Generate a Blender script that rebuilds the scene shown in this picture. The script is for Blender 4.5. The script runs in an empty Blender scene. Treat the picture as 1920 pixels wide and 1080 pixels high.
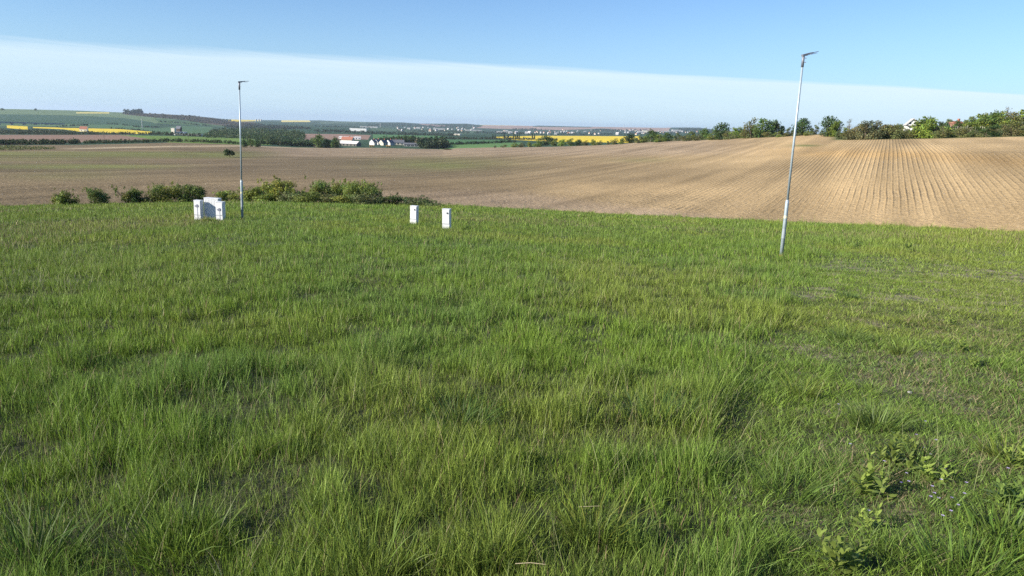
import bpy, math, random
import numpy as np
from mathutils import Vector, Matrix
R = math.radians
sc = bpy.context.scene
C = sc.collection

# ------------------------------------------------------------ camera
F = 1387.0                      # focal length in pixels of the 1920 wide photograph
CAM = np.array([0.0, 0.0, 1.65])
PITCH = math.atan(305 * 0.9994 / F)
ROLL = R(1.9)
fwd = np.array([0, math.cos(PITCH), -math.sin(PITCH)])
r0 = np.array([1.0, 0, 0]); u0 = np.array([0, math.sin(PITCH), math.cos(PITCH)])
rgt = math.cos(ROLL) * r0 + math.sin(ROLL) * u0
upv = -math.sin(ROLL) * r0 + math.cos(ROLL) * u0
cd = bpy.data.cameras.new('camera'); cam = bpy.data.objects.new('camera', cd); C.objects.link(cam)
cd.sensor_width = 36; cd.lens = 36 * F / 1920; cd.clip_start = 0.05; cd.clip_end = 60000
M3 = Matrix(((rgt[0], upv[0], -fwd[0]), (rgt[1], upv[1], -fwd[1]), (rgt[2], upv[2], -fwd[2])))
cam.matrix_world = Matrix.Translation(CAM.tolist()) @ M3.to_4x4()
sc.camera = cam

def pix_dir(px, py):
    px = np.asarray(px, float); py = np.asarray(py, float)
    return fwd * F + (px - 960)[..., None] * rgt + (540 - py)[..., None] * upv
def pix_ang(px, py):
    d = pix_dir(px, py)
    return np.arctan2(d[..., 0], d[..., 1]), np.arctan2(d[..., 2], np.hypot(d[..., 0], d[..., 1]))
def to_pix(P):
    v = np.asarray(P, float) - CAM
    w = v @ fwd; w = np.where(w < 1e-3, 1e-3, w)
    return 960 + F * (v @ rgt) / w, 540 - F * (v @ upv) / w

# ------------------------------------------------------------ sun, sky, exposure
SUN_AZ, SUN_EL = R(-114), R(26)
sd = bpy.data.lights.new('sun', 'SUN'); sun = bpy.data.objects.new('sun', sd); C.objects.link(sun)
sd.energy = 5.0; sd.angle = R(0.53); sd.color = (1.0, 0.93, 0.82)
sv = Vector((math.sin(SUN_AZ) * math.cos(SUN_EL), math.cos(SUN_AZ) * math.cos(SUN_EL), math.sin(SUN_EL)))
sun.rotation_euler = sv.to_track_quat('Z', 'Y').to_euler()
sun.location = (-20, -10, 30)

world = bpy.data.worlds.new('World'); sc.world = world; world.use_nodes = True
wn, wl = world.node_tree.nodes, world.node_tree.links
wn.clear()
def N(t, **kw):
    n = wn.new(t)
    for k, v in kw.items(): setattr(n, k, v)
    return n
def mth(op, a, b=None, c=None, nodes=None, links=None, clamp=False):
    nodes = nodes or wn; links = links or wl
    n = nodes.new('ShaderNodeMath'); n.operation = op; n.use_clamp = clamp
    for i, v in enumerate((a, b, c)):
        if v is None: continue
        if isinstance(v, (int, float)): n.inputs[i].default_value = v
        else: links.new(v, n.inputs[i])
    return n.outputs[0]
sky = N('ShaderNodeTexSky', sky_type='NISHITA', sun_disc=False)
sky.sun_elevation = SUN_EL; sky.sun_rotation = SUN_AZ
sky.altitude = 200; sky.air_density = 1.0; sky.dust_density = 0.3; sky.ozone_density = 2.0
tc = N('ShaderNodeTexCoord'); sp = N('ShaderNodeSeparateXYZ'); wl.new(tc.outputs['Generated'], sp.inputs[0])
az_n = mth('ARCTAN2', sp.outputs[0], sp.outputs[1])
el_n = mth('ARCSINE', sp.outputs[2])
ex = np.array([0, 250, 600, 960, 1300, 1500, 1700, 1920.]); ey = np.array([67, 74, 97, 120, 140, 151, 162, 176.])
ea, ee = pix_ang(ex, ey); cf = np.polyfit(ea, ee, 2)
az_c = mth('MAXIMUM', mth('MINIMUM', az_n, 0.9), -0.9)
edge = mth('MULTIPLY_ADD', mth('MULTIPLY_ADD', az_c, float(cf[0]), float(cf[1])), az_c, float(cf[2]))
cmb = N('ShaderNodeCombineXYZ'); wl.new(mth('MULTIPLY', az_n, 3.0), cmb.inputs[0]); wl.new(mth('MULTIPLY', mth('SUBTRACT', el_n, edge), 60.0), cmb.inputs[1])
nz = N('ShaderNodeTexNoise'); nz.inputs['Scale'].default_value = 1.0; nz.inputs['Detail'].default_value = 5; wl.new(cmb.outputs[0], nz.inputs['Vector'])
below = mth('SUBTRACT', edge, el_n)                      # >0 under the cloud edge
nw = N('ShaderNodeTexNoise'); nw.inputs['Scale'].default_value = 1.0; nw.inputs['Detail'].default_value = 4; cw = N('ShaderNodeCombineXYZ'); wl.new(mth('MULTIPLY', az_n, 5.0), cw.inputs[0]); wl.new(mth('MULTIPLY_ADD', el_n, 220.0, mth('MULTIPLY', az_n, 9.0)), cw.inputs[1]); wl.new(cw.outputs[0], nw.inputs['Vector'])
wob = mth('ADD', mth('MULTIPLY', mth('SUBTRACT', nz.outputs[0], 0.5), 0.008), mth('MULTIPLY', mth('SUBTRACT', nw.outputs[0], 0.5), mth('MULTIPLY_ADD', az_n, -0.010, 0.008)))
soft = mth('MULTIPLY_ADD', az_c, -0.012, 0.009)        # softer edge to the left
m1 = mth('DIVIDE', mth('ADD', below, wob), mth('MAXIMUM', soft, 0.003), clamp=True)
m1 = mth('SMOOTH_MIN', m1, 1.0, 0.2)
fade = mth('SUBTRACT', 1.0, mth('MULTIPLY', mth('DIVIDE', below, 0.095, clamp=True), 0.72))
streak = mth('MULTIPLY_ADD', mth('SUBTRACT', nz.outputs[0], 0.5), 0.45, mth('MULTIPLY_ADD', nw.outputs[0], 0.22, 0.89))
cover = mth('MULTIPLY', mth('MULTIPLY', m1, fade), mth('MULTIPLY', streak, 0.78), clamp=True)
# pale air towards the horizon
hz = mth('POWER', mth('SUBTRACT', 1.0, mth('DIVIDE', mth('ABSOLUTE', el_n), 0.20, clamp=True)), 2.0)
tint = N('ShaderNodeMix', data_type='RGBA', blend_type='MULTIPLY'); tint.inputs[0].default_value = 1.0
wl.new(sky.outputs[0], tint.inputs[6]); tint.inputs[7].default_value = (0.81, 1.03, 1.34, 1)
mxh = N('ShaderNodeMix', data_type='RGBA'); wl.new(mth('MULTIPLY', hz, 0.75), mxh.inputs[0]); wl.new(tint.outputs[2], mxh.inputs[6]); mxh.inputs[7].default_value = (3.7, 5.9, 8.3, 1)
mxc = N('ShaderNodeMix', data_type='RGBA'); wl.new(cover, mxc.inputs[0]); wl.new(mxh.outputs[2], mxc.inputs[6]); mxc.inputs[7].default_value = (6.7, 8.0, 8.8, 1)
bg = N('ShaderNodeBackground'); bg.inputs[1].default_value = 0.072; wl.new(mxc.outputs[2], bg.inputs[0])
wo = N('ShaderNodeOutputWorld'); wl.new(bg.outputs[0], wo.inputs[0])

sc.view_settings.view_transform = 'Standard'; sc.view_settings.look = 'None'
sc.view_settings.exposure = 0.78; sc.view_settings.gamma = 1.0
sc.render.engine = 'CYCLES'
sc.cycles.max_bounces = 6; sc.cycles.diffuse_bounces = 3; sc.cycles.transmission_bounces = 3
sc.cycles.volume_bounces = 0; sc.cycles.transparent_max_bounces = 8
sc.cycles.use_denoising = False; sc.cycles.denoiser = 'OPENIMAGEDENOISE'; sc.cycles.denoising_prefilter = 'ACCURATE'; sc.cycles.denoising_input_passes = 'RGB_ALBEDO_NORMAL'

# ------------------------------------------------------------ helpers
rng = np.random.default_rng(7); random.seed(7)
def lk(o, parent=None):
    C.objects.link(o)
    if parent: o.parent = parent
    return o
def tag(o, label=None, cat=None, group=None, kind=None):
    if label: o['label'] = label
    if cat: o['category'] = cat
    if group: o['group'] = group
    if kind: o['kind'] = kind
    return o
def empty(name, loc, rz=0, **kw):
    o = bpy.data.objects.new(name, None); o.empty_display_size = .2
    o.location = [float(v) for v in loc]; o.rotation_euler = (0, 0, rz); lk(o); tag(o, **kw); return o
def mesh_np(name, V, Fs, mat=None, cols=None, attrs=None, smooth=False):
    """V (n,3); Fs: array or list of arrays (m,k)."""
    if not isinstance(Fs, (list, tuple)): Fs = [Fs]
    me = bpy.data.meshes.new(name)
    me.vertices.add(len(V)); me.vertices.foreach_set('co', np.ascontiguousarray(V, dtype=np.float32).ravel())
    tot = np.concatenate([np.full(len(f), f.shape[1], np.int32) for f in Fs])
    idx = np.concatenate([f.ravel() for f in Fs]).astype(np.int32)
    me.loops.add(len(idx)); me.loops.foreach_set('vertex_index', idx)
    me.polygons.add(len(tot)); st = np.zeros(len(tot), np.int32); st[1:] = np.cumsum(tot)[:-1]
    me.polygons.foreach_set('loop_start', st)
    if smooth: me.polygons.foreach_set('use_smooth', np.ones(len(tot), bool))
    me.update(calc_edges=True)
    if cols is not None:
        a = me.color_attributes.new('Col', 'FLOAT_COLOR', 'POINT')
        c = np.ones((len(V), 4), np.float32); c[:, :3] = cols; a.data.foreach_set('color', c.ravel())
    for k, v in (attrs or {}).items():
        a = me.attributes.new(k, 'FLOAT', 'POINT'); a.data.foreach_set('value', np.ascontiguousarray(v, dtype=np.float32))
    if mat: me.materials.append(mat)
    return me
def obj(name, me, parent=None, loc=None, **kw):
    o = bpy.data.objects.new(name, me)
    if loc is not None: o.location = [float(v) for v in loc]
    lk(o, parent); tag(o, **kw); return o

class MB:
    """collects boxes / tubes into one mesh"""
    def __init__(s): s.v = []; s.f = []
    def add(s, V, Fc):
        b = len(s.v); s.v += [tuple(map(float, p)) for p in V]; s.f += [tuple(i + b for i in f) for f in Fc]; return s
    def box(s, x0, x1, y0, y1, z0, z1, bev=0.0):
        if bev <= 0:
            V = [(x, y, z) for z in (z0, z1) for y in (y0, y1) for x in (x0, x1)]
            return s.add(V, [(0, 2, 3, 1), (4, 5, 7, 6), (0, 1, 5, 4), (1, 3, 7, 5), (3, 2, 6, 7), (2, 0, 4, 6)])
        b = bev; V = []; L = []
        for z, i in ((z0, b), (z0 + b, 0), (z1 - b, 0), (z1, b)):
            r = [(x0 + i + b * (i == 0), y0 + i), (x1 - i - b * (i == 0), y0 + i), (x1 - i, y0 + i + b * (i == 0)), (x1 - i, y1 - i - b * (i == 0)),
                 (x1 - i - b * (i == 0), y1 - i), (x0 + i + b * (i == 0), y1 - i), (x0 + i, y1 - i - b * (i == 0)), (x0 + i, y0 + i + b * (i == 0))]
            L.append(range(len(V), len(V) + 8)); V += [(x, y, z) for x, y in r]
        Fc = [tuple(reversed(L[0])), tuple(L[3])]
        for k in range(3):
            for j in range(8): Fc.append((L[k][j], L[k][(j + 1) % 8], L[k + 1][(j + 1) % 8], L[k + 1][j]))
        return s.add(V, Fc)
    def tube(s, pts, rad, n=12, cap=True):
        pts = [Vector(p) for p in pts]; V = []; Fc = []
        if not hasattr(rad, '__len__'): rad = [rad] * len(pts)
        for i, p in enumerate(pts):
            d = (pts[min(i + 1, len(pts) - 1)] - pts[max(i - 1, 0)]).normalized()
            a = d.orthogonal().normalized() if abs(d.z) < .9 else Vector((1, 0, 0)) - d * d.x
            a.normalize(); b = d.cross(a)
            for k in range(n):
                t = 2 * math.pi * k / n; V.append(p + (a * math.cos(t) + b * math.sin(t)) * rad[i])
        for i in range(len(pts) - 1):
            for k in range(n): Fc.append((i * n + k, i * n + (k + 1) % n, (i + 1) * n + (k + 1) % n, (i + 1) * n + k))
        if cap: Fc += [tuple(range(n - 1, -1, -1)), tuple(range((len(pts) - 1) * n, len(pts) * n))]
        return s.add(V, Fc)
    def prism(s, x0, x1, y0, y1, z0, z1, over=0.0, th=0.0):
        """gable prism, ridge along x"""
        ym = (y0 + y1) / 2
        V = [(x0, y0, z0), (x0, y1, z0), (x0, ym, z1), (x1, y0, z0), (x1, y1, z0), (x1, ym, z1)]
        return s.add(V, [(0, 2, 1), (3, 4, 5), (0, 3, 5, 2), (1, 2, 5, 4), (0, 1, 4, 3)])
    def mesh(s, name, mat, smooth=False):
        me = bpy.data.meshes.new(name); me.from_pydata(s.v, [], s.f); me.materials.append(mat)
        if smooth:
            for p in me.polygons: p.use_smooth = len(p.vertices) == 4
        me.update(); return me
    def build(s, name, mat, parent=None, smooth=False, **kw):
        o = obj(name, s.mesh(name, mat, smooth), parent, **kw); return o

# smooth value noise on arrays
_tab = rng.random((256, 256))
def vnoise(x, y, sc_=1.0, seed=0):
    x = np.asarray(x) / sc_ + seed * 17.3; y = np.asarray(y) / sc_ + seed * 9.7
    xi = np.floor(x).astype(int); yi = np.floor(y).astype(int); fx = x - xi; fy = y - yi
    fx = fx * fx * (3 - 2 * fx); fy = fy * fy * (3 - 2 * fy)
    g = lambda a, b: _tab[a & 255, b & 255]
    return (g(xi, yi) * (1 - fx) + g(xi + 1, yi) * fx) * (1 - fy) + (g(xi, yi + 1) * (1 - fx) + g(xi + 1, yi + 1) * fx) * fy
def fbm(x, y, sc_=1.0, o=4, seed=0):
    r = 0; a = 1; t = 0
    for i in range(o): r = r + a * vnoise(x, y, sc_ / 2 ** i, seed + i * 3); t += a; a *= .5
    return r / t
def sstep(a, b, x):
    x = np.asarray(x, float)
    t = np.clip((x - a) / (b - a), 0, 1); return t * t * (3 - 2 * t)

# ------------------------------------------------------------ materials
def new_mat(name):
    m = bpy.data.materials.new(name); m.use_nodes = True
    return m, m.node_tree.nodes, m.node_tree.links, m.node_tree.nodes['Principled BSDF']
def plain(name, col, rough=.7, metal=0.0, var=.12, scale=3.0, bump=0.0):
    m, n, l, p = new_mat(name)
    tx = n.new('ShaderNodeTexCoord'); nt = n.new('ShaderNodeTexNoise'); nt.inputs['Scale'].default_value = scale; nt.inputs['Detail'].default_value = 6
    l.new(tx.outputs['Object'], nt.inputs['Vector'])
    mx = n.new('ShaderNodeMix'); mx.data_type = 'RGBA'; l.new(nt.outputs[0], mx.inputs[0])
    mx.inputs[6].default_value = tuple(c * (1 - var) for c in col) + (1,); mx.inputs[7].default_value = tuple(min(1, c * (1 + var)) for c in col) + (1,)
    l.new(mx.outputs[2], p.inputs['Base Color']); p.inputs['Roughness'].default_value = rough; p.inputs['Metallic'].default_value = metal
    if bump:
        b = n.new('ShaderNodeBump'); b.inputs['Strength'].default_value = bump; b.inputs['Distance'].default_value = .02
        l.new(nt.outputs[0], b.inputs['Height']); l.new(b.outputs[0], p.inputs['Normal'])
    return m
def leaf_mat(name, trans=.35, rough=.55, spec=.25, rand=.25):
    m, n, l, p = new_mat(name)
    at = n.new('ShaderNodeAttribute'); at.attribute_name = 'Col'
    oi = n.new('ShaderNodeObjectInfo')
    hs = n.new('ShaderNodeHueSaturation'); l.new(at.outputs['Color'], hs.inputs['Color'])
    mr = n.new('ShaderNodeMapRange'); mr.inputs['To Min'].default_value = 1 - rand; mr.inputs['To Max'].default_value = 1 + rand; l.new(oi.outputs['Random'], mr.inputs[0]); l.new(mr.outputs[0], hs.inputs['Value'])
    l.new(hs.outputs[0], p.inputs['Base Color']); p.inputs['Roughness'].default_value = rough; p.inputs['Specular IOR Level'].default_value = spec
    tr = n.new('ShaderNodeBsdfTranslucent'); l.new(hs.outputs[0], tr.inputs[0])
    ms = n.new('ShaderNodeMixShader'); ms.inputs[0].default_value = trans; l.new(p.outputs[0], ms.inputs[1]); l.new(tr.outputs[0], ms.inputs[2])
    l.new(ms.outputs[0], n['Material Output'].inputs[0]); return m
M_leaf = leaf_mat('foliage'); M_grass = leaf_mat('grass_blades', .30, .52, .28, 0.0)
M_bark = plain('bark', (.12, .09, .065), .9, 0, .3, 8)
M_stalk = plain('dry_stalk', (.55, .45, .27), .8)

# ------------------------------------------------------------ the lie of the land
# control lines of the relief: pixel column, pixel row, distance in metres
MEAD = 0.09
def mead_D(px, py):
    a, e = pix_ang(px, py); t = -np.tan(e); return 1.65 / (t - MEAD)
LN = {}
_ex = [-700, 0, 200, 400, 560, 700, 850, 1000, 1200, 1500, 1920, 2600]
_ey = [404, 388, 383, 379, 379, 380, 386, 394, 405, 419, 437, 470]
EDGE = [(x, y, float(np.clip(mead_D(x, y), 30, 78))) for x, y in zip(_ex, _ey)]
LN['B'] = [(-700, 310, 150), (0, 315, 170), (200, 308, 210), (430, 300, 270), (700, 305, 280), (960, 305, 260), (1300, 292, 230), (1600, 288, 170), (1920, 286, 140), (2600, 300, 120)]
LN['C'] = [(-700, 270, 460), (0, 273, 520), (160, 271.5, 540), (320, 267.5, 600), (430, 271, 600), (480, 274, 600), (560, 276.5, 640), (620, 277.5, 650), (700, 277, 680),
           (780, 279, 680), (830, 280, 680), (860, 278, 660), (920, 276.5, 640), (1000, 276, 600), (1100, 273.5, 520), (1200, 268, 460), (1270, 264.5, 430), (1340, 262, 400), (1400, 259, 370),
           (1500, 254, 330), (1545, 252.8, 315), (1620, 253.5, 305), (1760, 252, 300), (1920, 249, 290), (2600, 262, 240)]
LN['D'] = [(-700, 250, 850), (0, 253.5, 900), (280, 253, 900), (430, 262, 850), (520, 263, 850), (620, 260, 1000), (740, 262, 1000), (900, 263.5, 1100), (1040, 264, 1100), (1100, 264, 1000),
           (1200, 262, 900), (1340, 258, 700), (1500, 252, 480), (1560, 250, 420), (1620, 244, 400), (1700, 240, 400), (1800, 234, 400), (1850, 229, 400), (1920, 227, 400), (2600, 236, 400)]
LN['E'] = [(-700, 243, 1400), (0, 245, 1500), (150, 246, 1500), (300, 251, 1300), (450, 252, 1400), (560, 248, 1700), (620, 250.5, 1700), (740, 253, 1600), (900, 257, 1600), (1000, 259, 1600), (1060, 261, 1550),
           (1150, 260, 1500), (1200, 259, 1400), (1340, 257, 1200), (1500, 254, 800), (1600, 247, 700), (1700, 240, 700), (1800, 234.5, 700), (1920, 226, 700), (2600, 236, 700)]
LN['F'] = [(-700, 236, 1900), (0, 237, 2000), (150, 238.5, 2000), (300, 244, 1900), (430, 243, 2200), (560, 240, 2600), (700, 244, 2900), (800, 248, 2900), (900, 251.5, 2500), (1000, 254, 2300), (1060, 255.5, 2300), (1150, 256, 2400),
           (1200, 255, 2600), (1340, 253, 2800), (1500, 256, 2800), (1700, 262, 2600), (1920, 270, 2600), (2600, 280, 2600)]
LN['G'] = [(-700, 218, 3000), (0, 222, 3000), (150, 224, 3000), (300, 227, 3000), (430, 234, 3400), (560, 233, 4500), (700, 237.5, 5000), (800, 240, 5000), (900, 243.5, 5000), (1000, 247, 5000), (1100, 249, 5000), (1200, 249, 5000),
           (1340, 247.5, 5000), (1500, 254, 5000), (1700, 262, 5000), (1920, 270, 5000), (2600, 284, 5000)]
LN['H'] = [(-700, 196, 4000), (0, 204.2, 4200), (60, 205.2, 4200), (145, 207.3, 4200), (210, 210, 4200), (265, 212.5, 4200), (300, 213.5, 4200), (360, 217, 4200), (400, 221, 4300), (415, 223, 4600), (430, 224, 7000),
           (480, 225, 7400), (560, 225.7, 7500), (600, 225.6, 7500), (640, 227.5, 7500), (700, 229, 7500), (750, 229.3, 7500), (790, 231.7, 7500), (875, 231.8, 7500), (893, 233.8, 7800), (960, 235.2, 7800),
           (1000, 236.3, 7800), (1010, 235.5, 7800), (1080, 237.2, 7800), (1180, 238.7, 7800), (1245, 239.7, 7800), (1265, 239, 7500), (1310, 239.2, 7500), (1330, 241.8, 7500), (1345, 244, 7500), (1500, 252, 7500), (1920, 268, 7500), (2600, 290, 7500)]
NAMES = ['A', 'EDGE', 'B', 'C', 'D', 'E', 'F', 'G', 'H', 'I']
LN['EDGE'] = EDGE
LA = {}
for k, pts in LN.items():
    p = np.array(pts, float); a, e = pix_ang(p[:, 0], p[:, 1])
    z = 1.65 + p[:, 2] * np.tan(e)
    LA[k] = (a, p[:, 2], z)
AZL, AZR = R(-50), R(50)
def wrap(az):                    # behind the camera the land goes on as the two edges of the view blended
    return az
def line(k, az):
    if k == 'A': return np.full_like(az, .05), np.full_like(az, 0.0)
    if k == 'I':
        D, z = line('H', az); return D * 1.9, z - 110
    a, D, z = LA[k]
    t = np.clip((az - a[-1]) / (2 * math.pi - (a[-1] - a[0])), 0, 1); t2 = np.where(az < a[0], (az + 2 * math.pi - a[-1]) / (2 * math.pi - (a[-1] - a[0])), t)
    inn = (az >= a[0]) & (az <= a[-1])
    lD = np.where(inn, np.interp(az, a, np.log(D)), np.log(D[-1]) * (1 - t2) + np.log(D[0]) * t2)
    zz = np.where(inn, np.interp(az, a, z), z[-1] * (1 - t2) + z[0] * t2)
    return np.exp(lD), zz
def ground(az, D):
    az = np.atleast_1d(np.asarray(az, float)); D = np.broadcast_to(np.asarray(D, float), az.shape)
    Ls = [line(k, az) for k in NAMES]
    z = Ls[0][1].copy()
    for i in range(len(NAMES) - 1):
        D0, z0 = Ls[i]; D1, z1 = Ls[i + 1]
        m = (D > D0)
        t = np.clip((D - D0) / (D1 - D0), 0, 1)
        z = np.where(m, z0 + (z1 - z0) * t, z)
    # gentle unevenness of the meadow
    x = D * np.sin(az); y = D * np.cos(az); De = Ls[1][0]
    w = np.clip(1 - D / De, 0, 1) * np.clip(D / 2, 0, 1)
    z = z + w * (fbm(x, y, 2.5, 3, 3) - .5) * .14
    w2 = sstep(0, 30, D - De)
    z = z + w2 * (fbm(x, y, 45, 3, 5) - .5) * np.minimum(.5, D * .0015)
    return z
def gxyz(x, y):
    x = np.atleast_1d(np.asarray(x, float)); y = np.atleast_1d(np.asarray(y, float))
    z = ground(np.arctan2(x, y), np.hypot(x, y)); return np.stack([x, y, z], -1)
_DD = np.exp(np.linspace(math.log(1.0), math.log(13000), 2600))
def hit(px, py, dmin=1.0, dmax=13000):
    """where the sight line through a point of the photograph meets the ground"""
    a, e = pix_ang(px, py); a = float(a); e = float(e)
    D = _DD[(_DD >= dmin) & (_DD <= dmax)]
    g = ground(np.full(len(D), a), D); below = (1.65 + D * math.tan(e)) <= g
    i = int(np.argmax(below)) if below.any() else len(D) - 1
    D = D[i] if i == 0 or not below.any() else .5 * (D[i] + D[i - 1])
    return np.array([D * math.sin(a), D * math.cos(a), float(ground(a, D)[0])])
def above(px, py, h):
    d = pix_dir(px, py); d = d / np.hypot(d[0], d[1])
    for k in np.linspace(1.2, 8, 700):
        P = CAM + d * k
        if P[2] - gxyz(P[0], P[1])[0, 2] < h: break
    return P
def at_dist(px, D):
    """ground point under pixel column px (at the level of the far view) at distance D"""
    a, e = pix_ang(px, 250.0); a = float(a)
    return np.array([D * math.sin(a), D * math.cos(a), float(ground(a, D)[0])])

# ------------------------------------------------------------ ground meshes
aL, _ = pix_ang(-60, 300); aR, _ = pix_ang(1985, 300)
AZ_F = np.linspace(float(aL), float(aR), 1250)
side = np.array([3, 7, 12, 18, 25, 35, 50, 70, 95, 115])
AZ_ALL = np.concatenate([float(aL) - R(1) * side[::-1], AZ_F, float(aR) + R(1) * side])
AZ_ALL = AZ_ALL[(AZ_ALL > -math.pi * .97) & (AZ_ALL < math.pi * .97)]
def sheet(rows, az, z_extra=None):
    """rows: (nr, na) distances"""
    nr, na = rows.shape; A = np.broadcast_to(az, rows.shape)
    z = ground(A.ravel(), rows.ravel()).reshape(rows.shape)
    if z_extra is not None: z = z + z_extra
    V = np.stack([rows * np.sin(A), rows * np.cos(A), z], -1).reshape(-1, 3)
    i = np.arange(nr * na).reshape(nr, na)
    Fq = np.stack([i[:-1, :-1], i[:-1, 1:], i[1:, 1:], i[1:, :-1]], -1).reshape(-1, 4)[:, ::-1]
    return V, Fq

# meadow ground
azm = np.concatenate([np.linspace(-math.pi, float(aL), 60)[:-1], np.linspace(float(aL), float(aR), 330), np.linspace(float(aR), math.pi, 60)[1:]])
De, _ = line('EDGE', azm)
s = np.linspace(0, 1, 220)[:, None] ** 1.8
rows = .05 + (De[None, :] - .05) * s
V, Fq = sheet(rows, azm)
m, n, l, p = new_mat('meadow_soil')
tx = n.new('ShaderNodeTexCoord'); n1 = n.new('ShaderNodeTexNoise'); n1.inputs['Scale'].default_value = 9; n1.inputs['Detail'].default_value = 8; l.new(tx.outputs['Object'], n1.inputs[0])
cr = n.new('ShaderNodeValToRGB'); cr.color_ramp.elements[0].position = .35; cr.color_ramp.elements[0].color = (.028, .036, .012, 1); cr.color_ramp.elements[1].position = .7; cr.color_ramp.elements[1].color = (.065, .07, .028, 1)
l.new(n1.outputs[0], cr.inputs[0]); l.new(cr.outputs[0], p.inputs['Base Color']); p.inputs['Roughness'].default_value = 1
aw = n.new('ShaderNodeAttribute'); aw.attribute_name = 'worn'
n2_ = n.new('ShaderNodeTexNoise'); n2_.inputs['Scale'].default_value = 2.2; n2_.inputs['Detail'].default_value = 4; l.new(tx.outputs['Object'], n2_.inputs[0])
wf_ = mth('MULTIPLY', aw.outputs['Fac'], mth('MULTIPLY', mth('SUBTRACT', n2_.outputs[0], .40, nodes=n, links=l), 6.0, nodes=n, links=l, clamp=True), nodes=n, links=l)
ws = n.new('ShaderNodeMix'); ws.data_type = 'RGBA'; l.new(wf_, ws.inputs[0]); l.new(cr.outputs[0], ws.inputs[6]); ws.inputs[7].default_value = (.30, .24, .15, 1); l.new(ws.outputs[2], p.inputs['Base Color'])
b = n.new('ShaderNodeBump'); b.inputs['Distance'].default_value = .05; l.new(n1.outputs[0], b.inputs['Height']); l.new(b.outputs[0], p.inputs['Normal'])
def worn(px, py):
    bx = np.interp(py, [430, 470, 520, 600, 680, 760, 850, 950, 1080], [1560, 1520, 1500, 1470, 1400, 1345, 1330, 1335, 1400])
    return sstep(-25, 60, px - bx) * sstep(440, 520, py)
_pm = to_pix(V); _wm = worn(_pm[0], _pm[1]) * (V[:, 1] > 0)
obj('meadow_ground', mesh_np('meadow_ground', V, Fq, m, attrs={'worn': _wm}, smooth=True), kind='structure')

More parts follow.
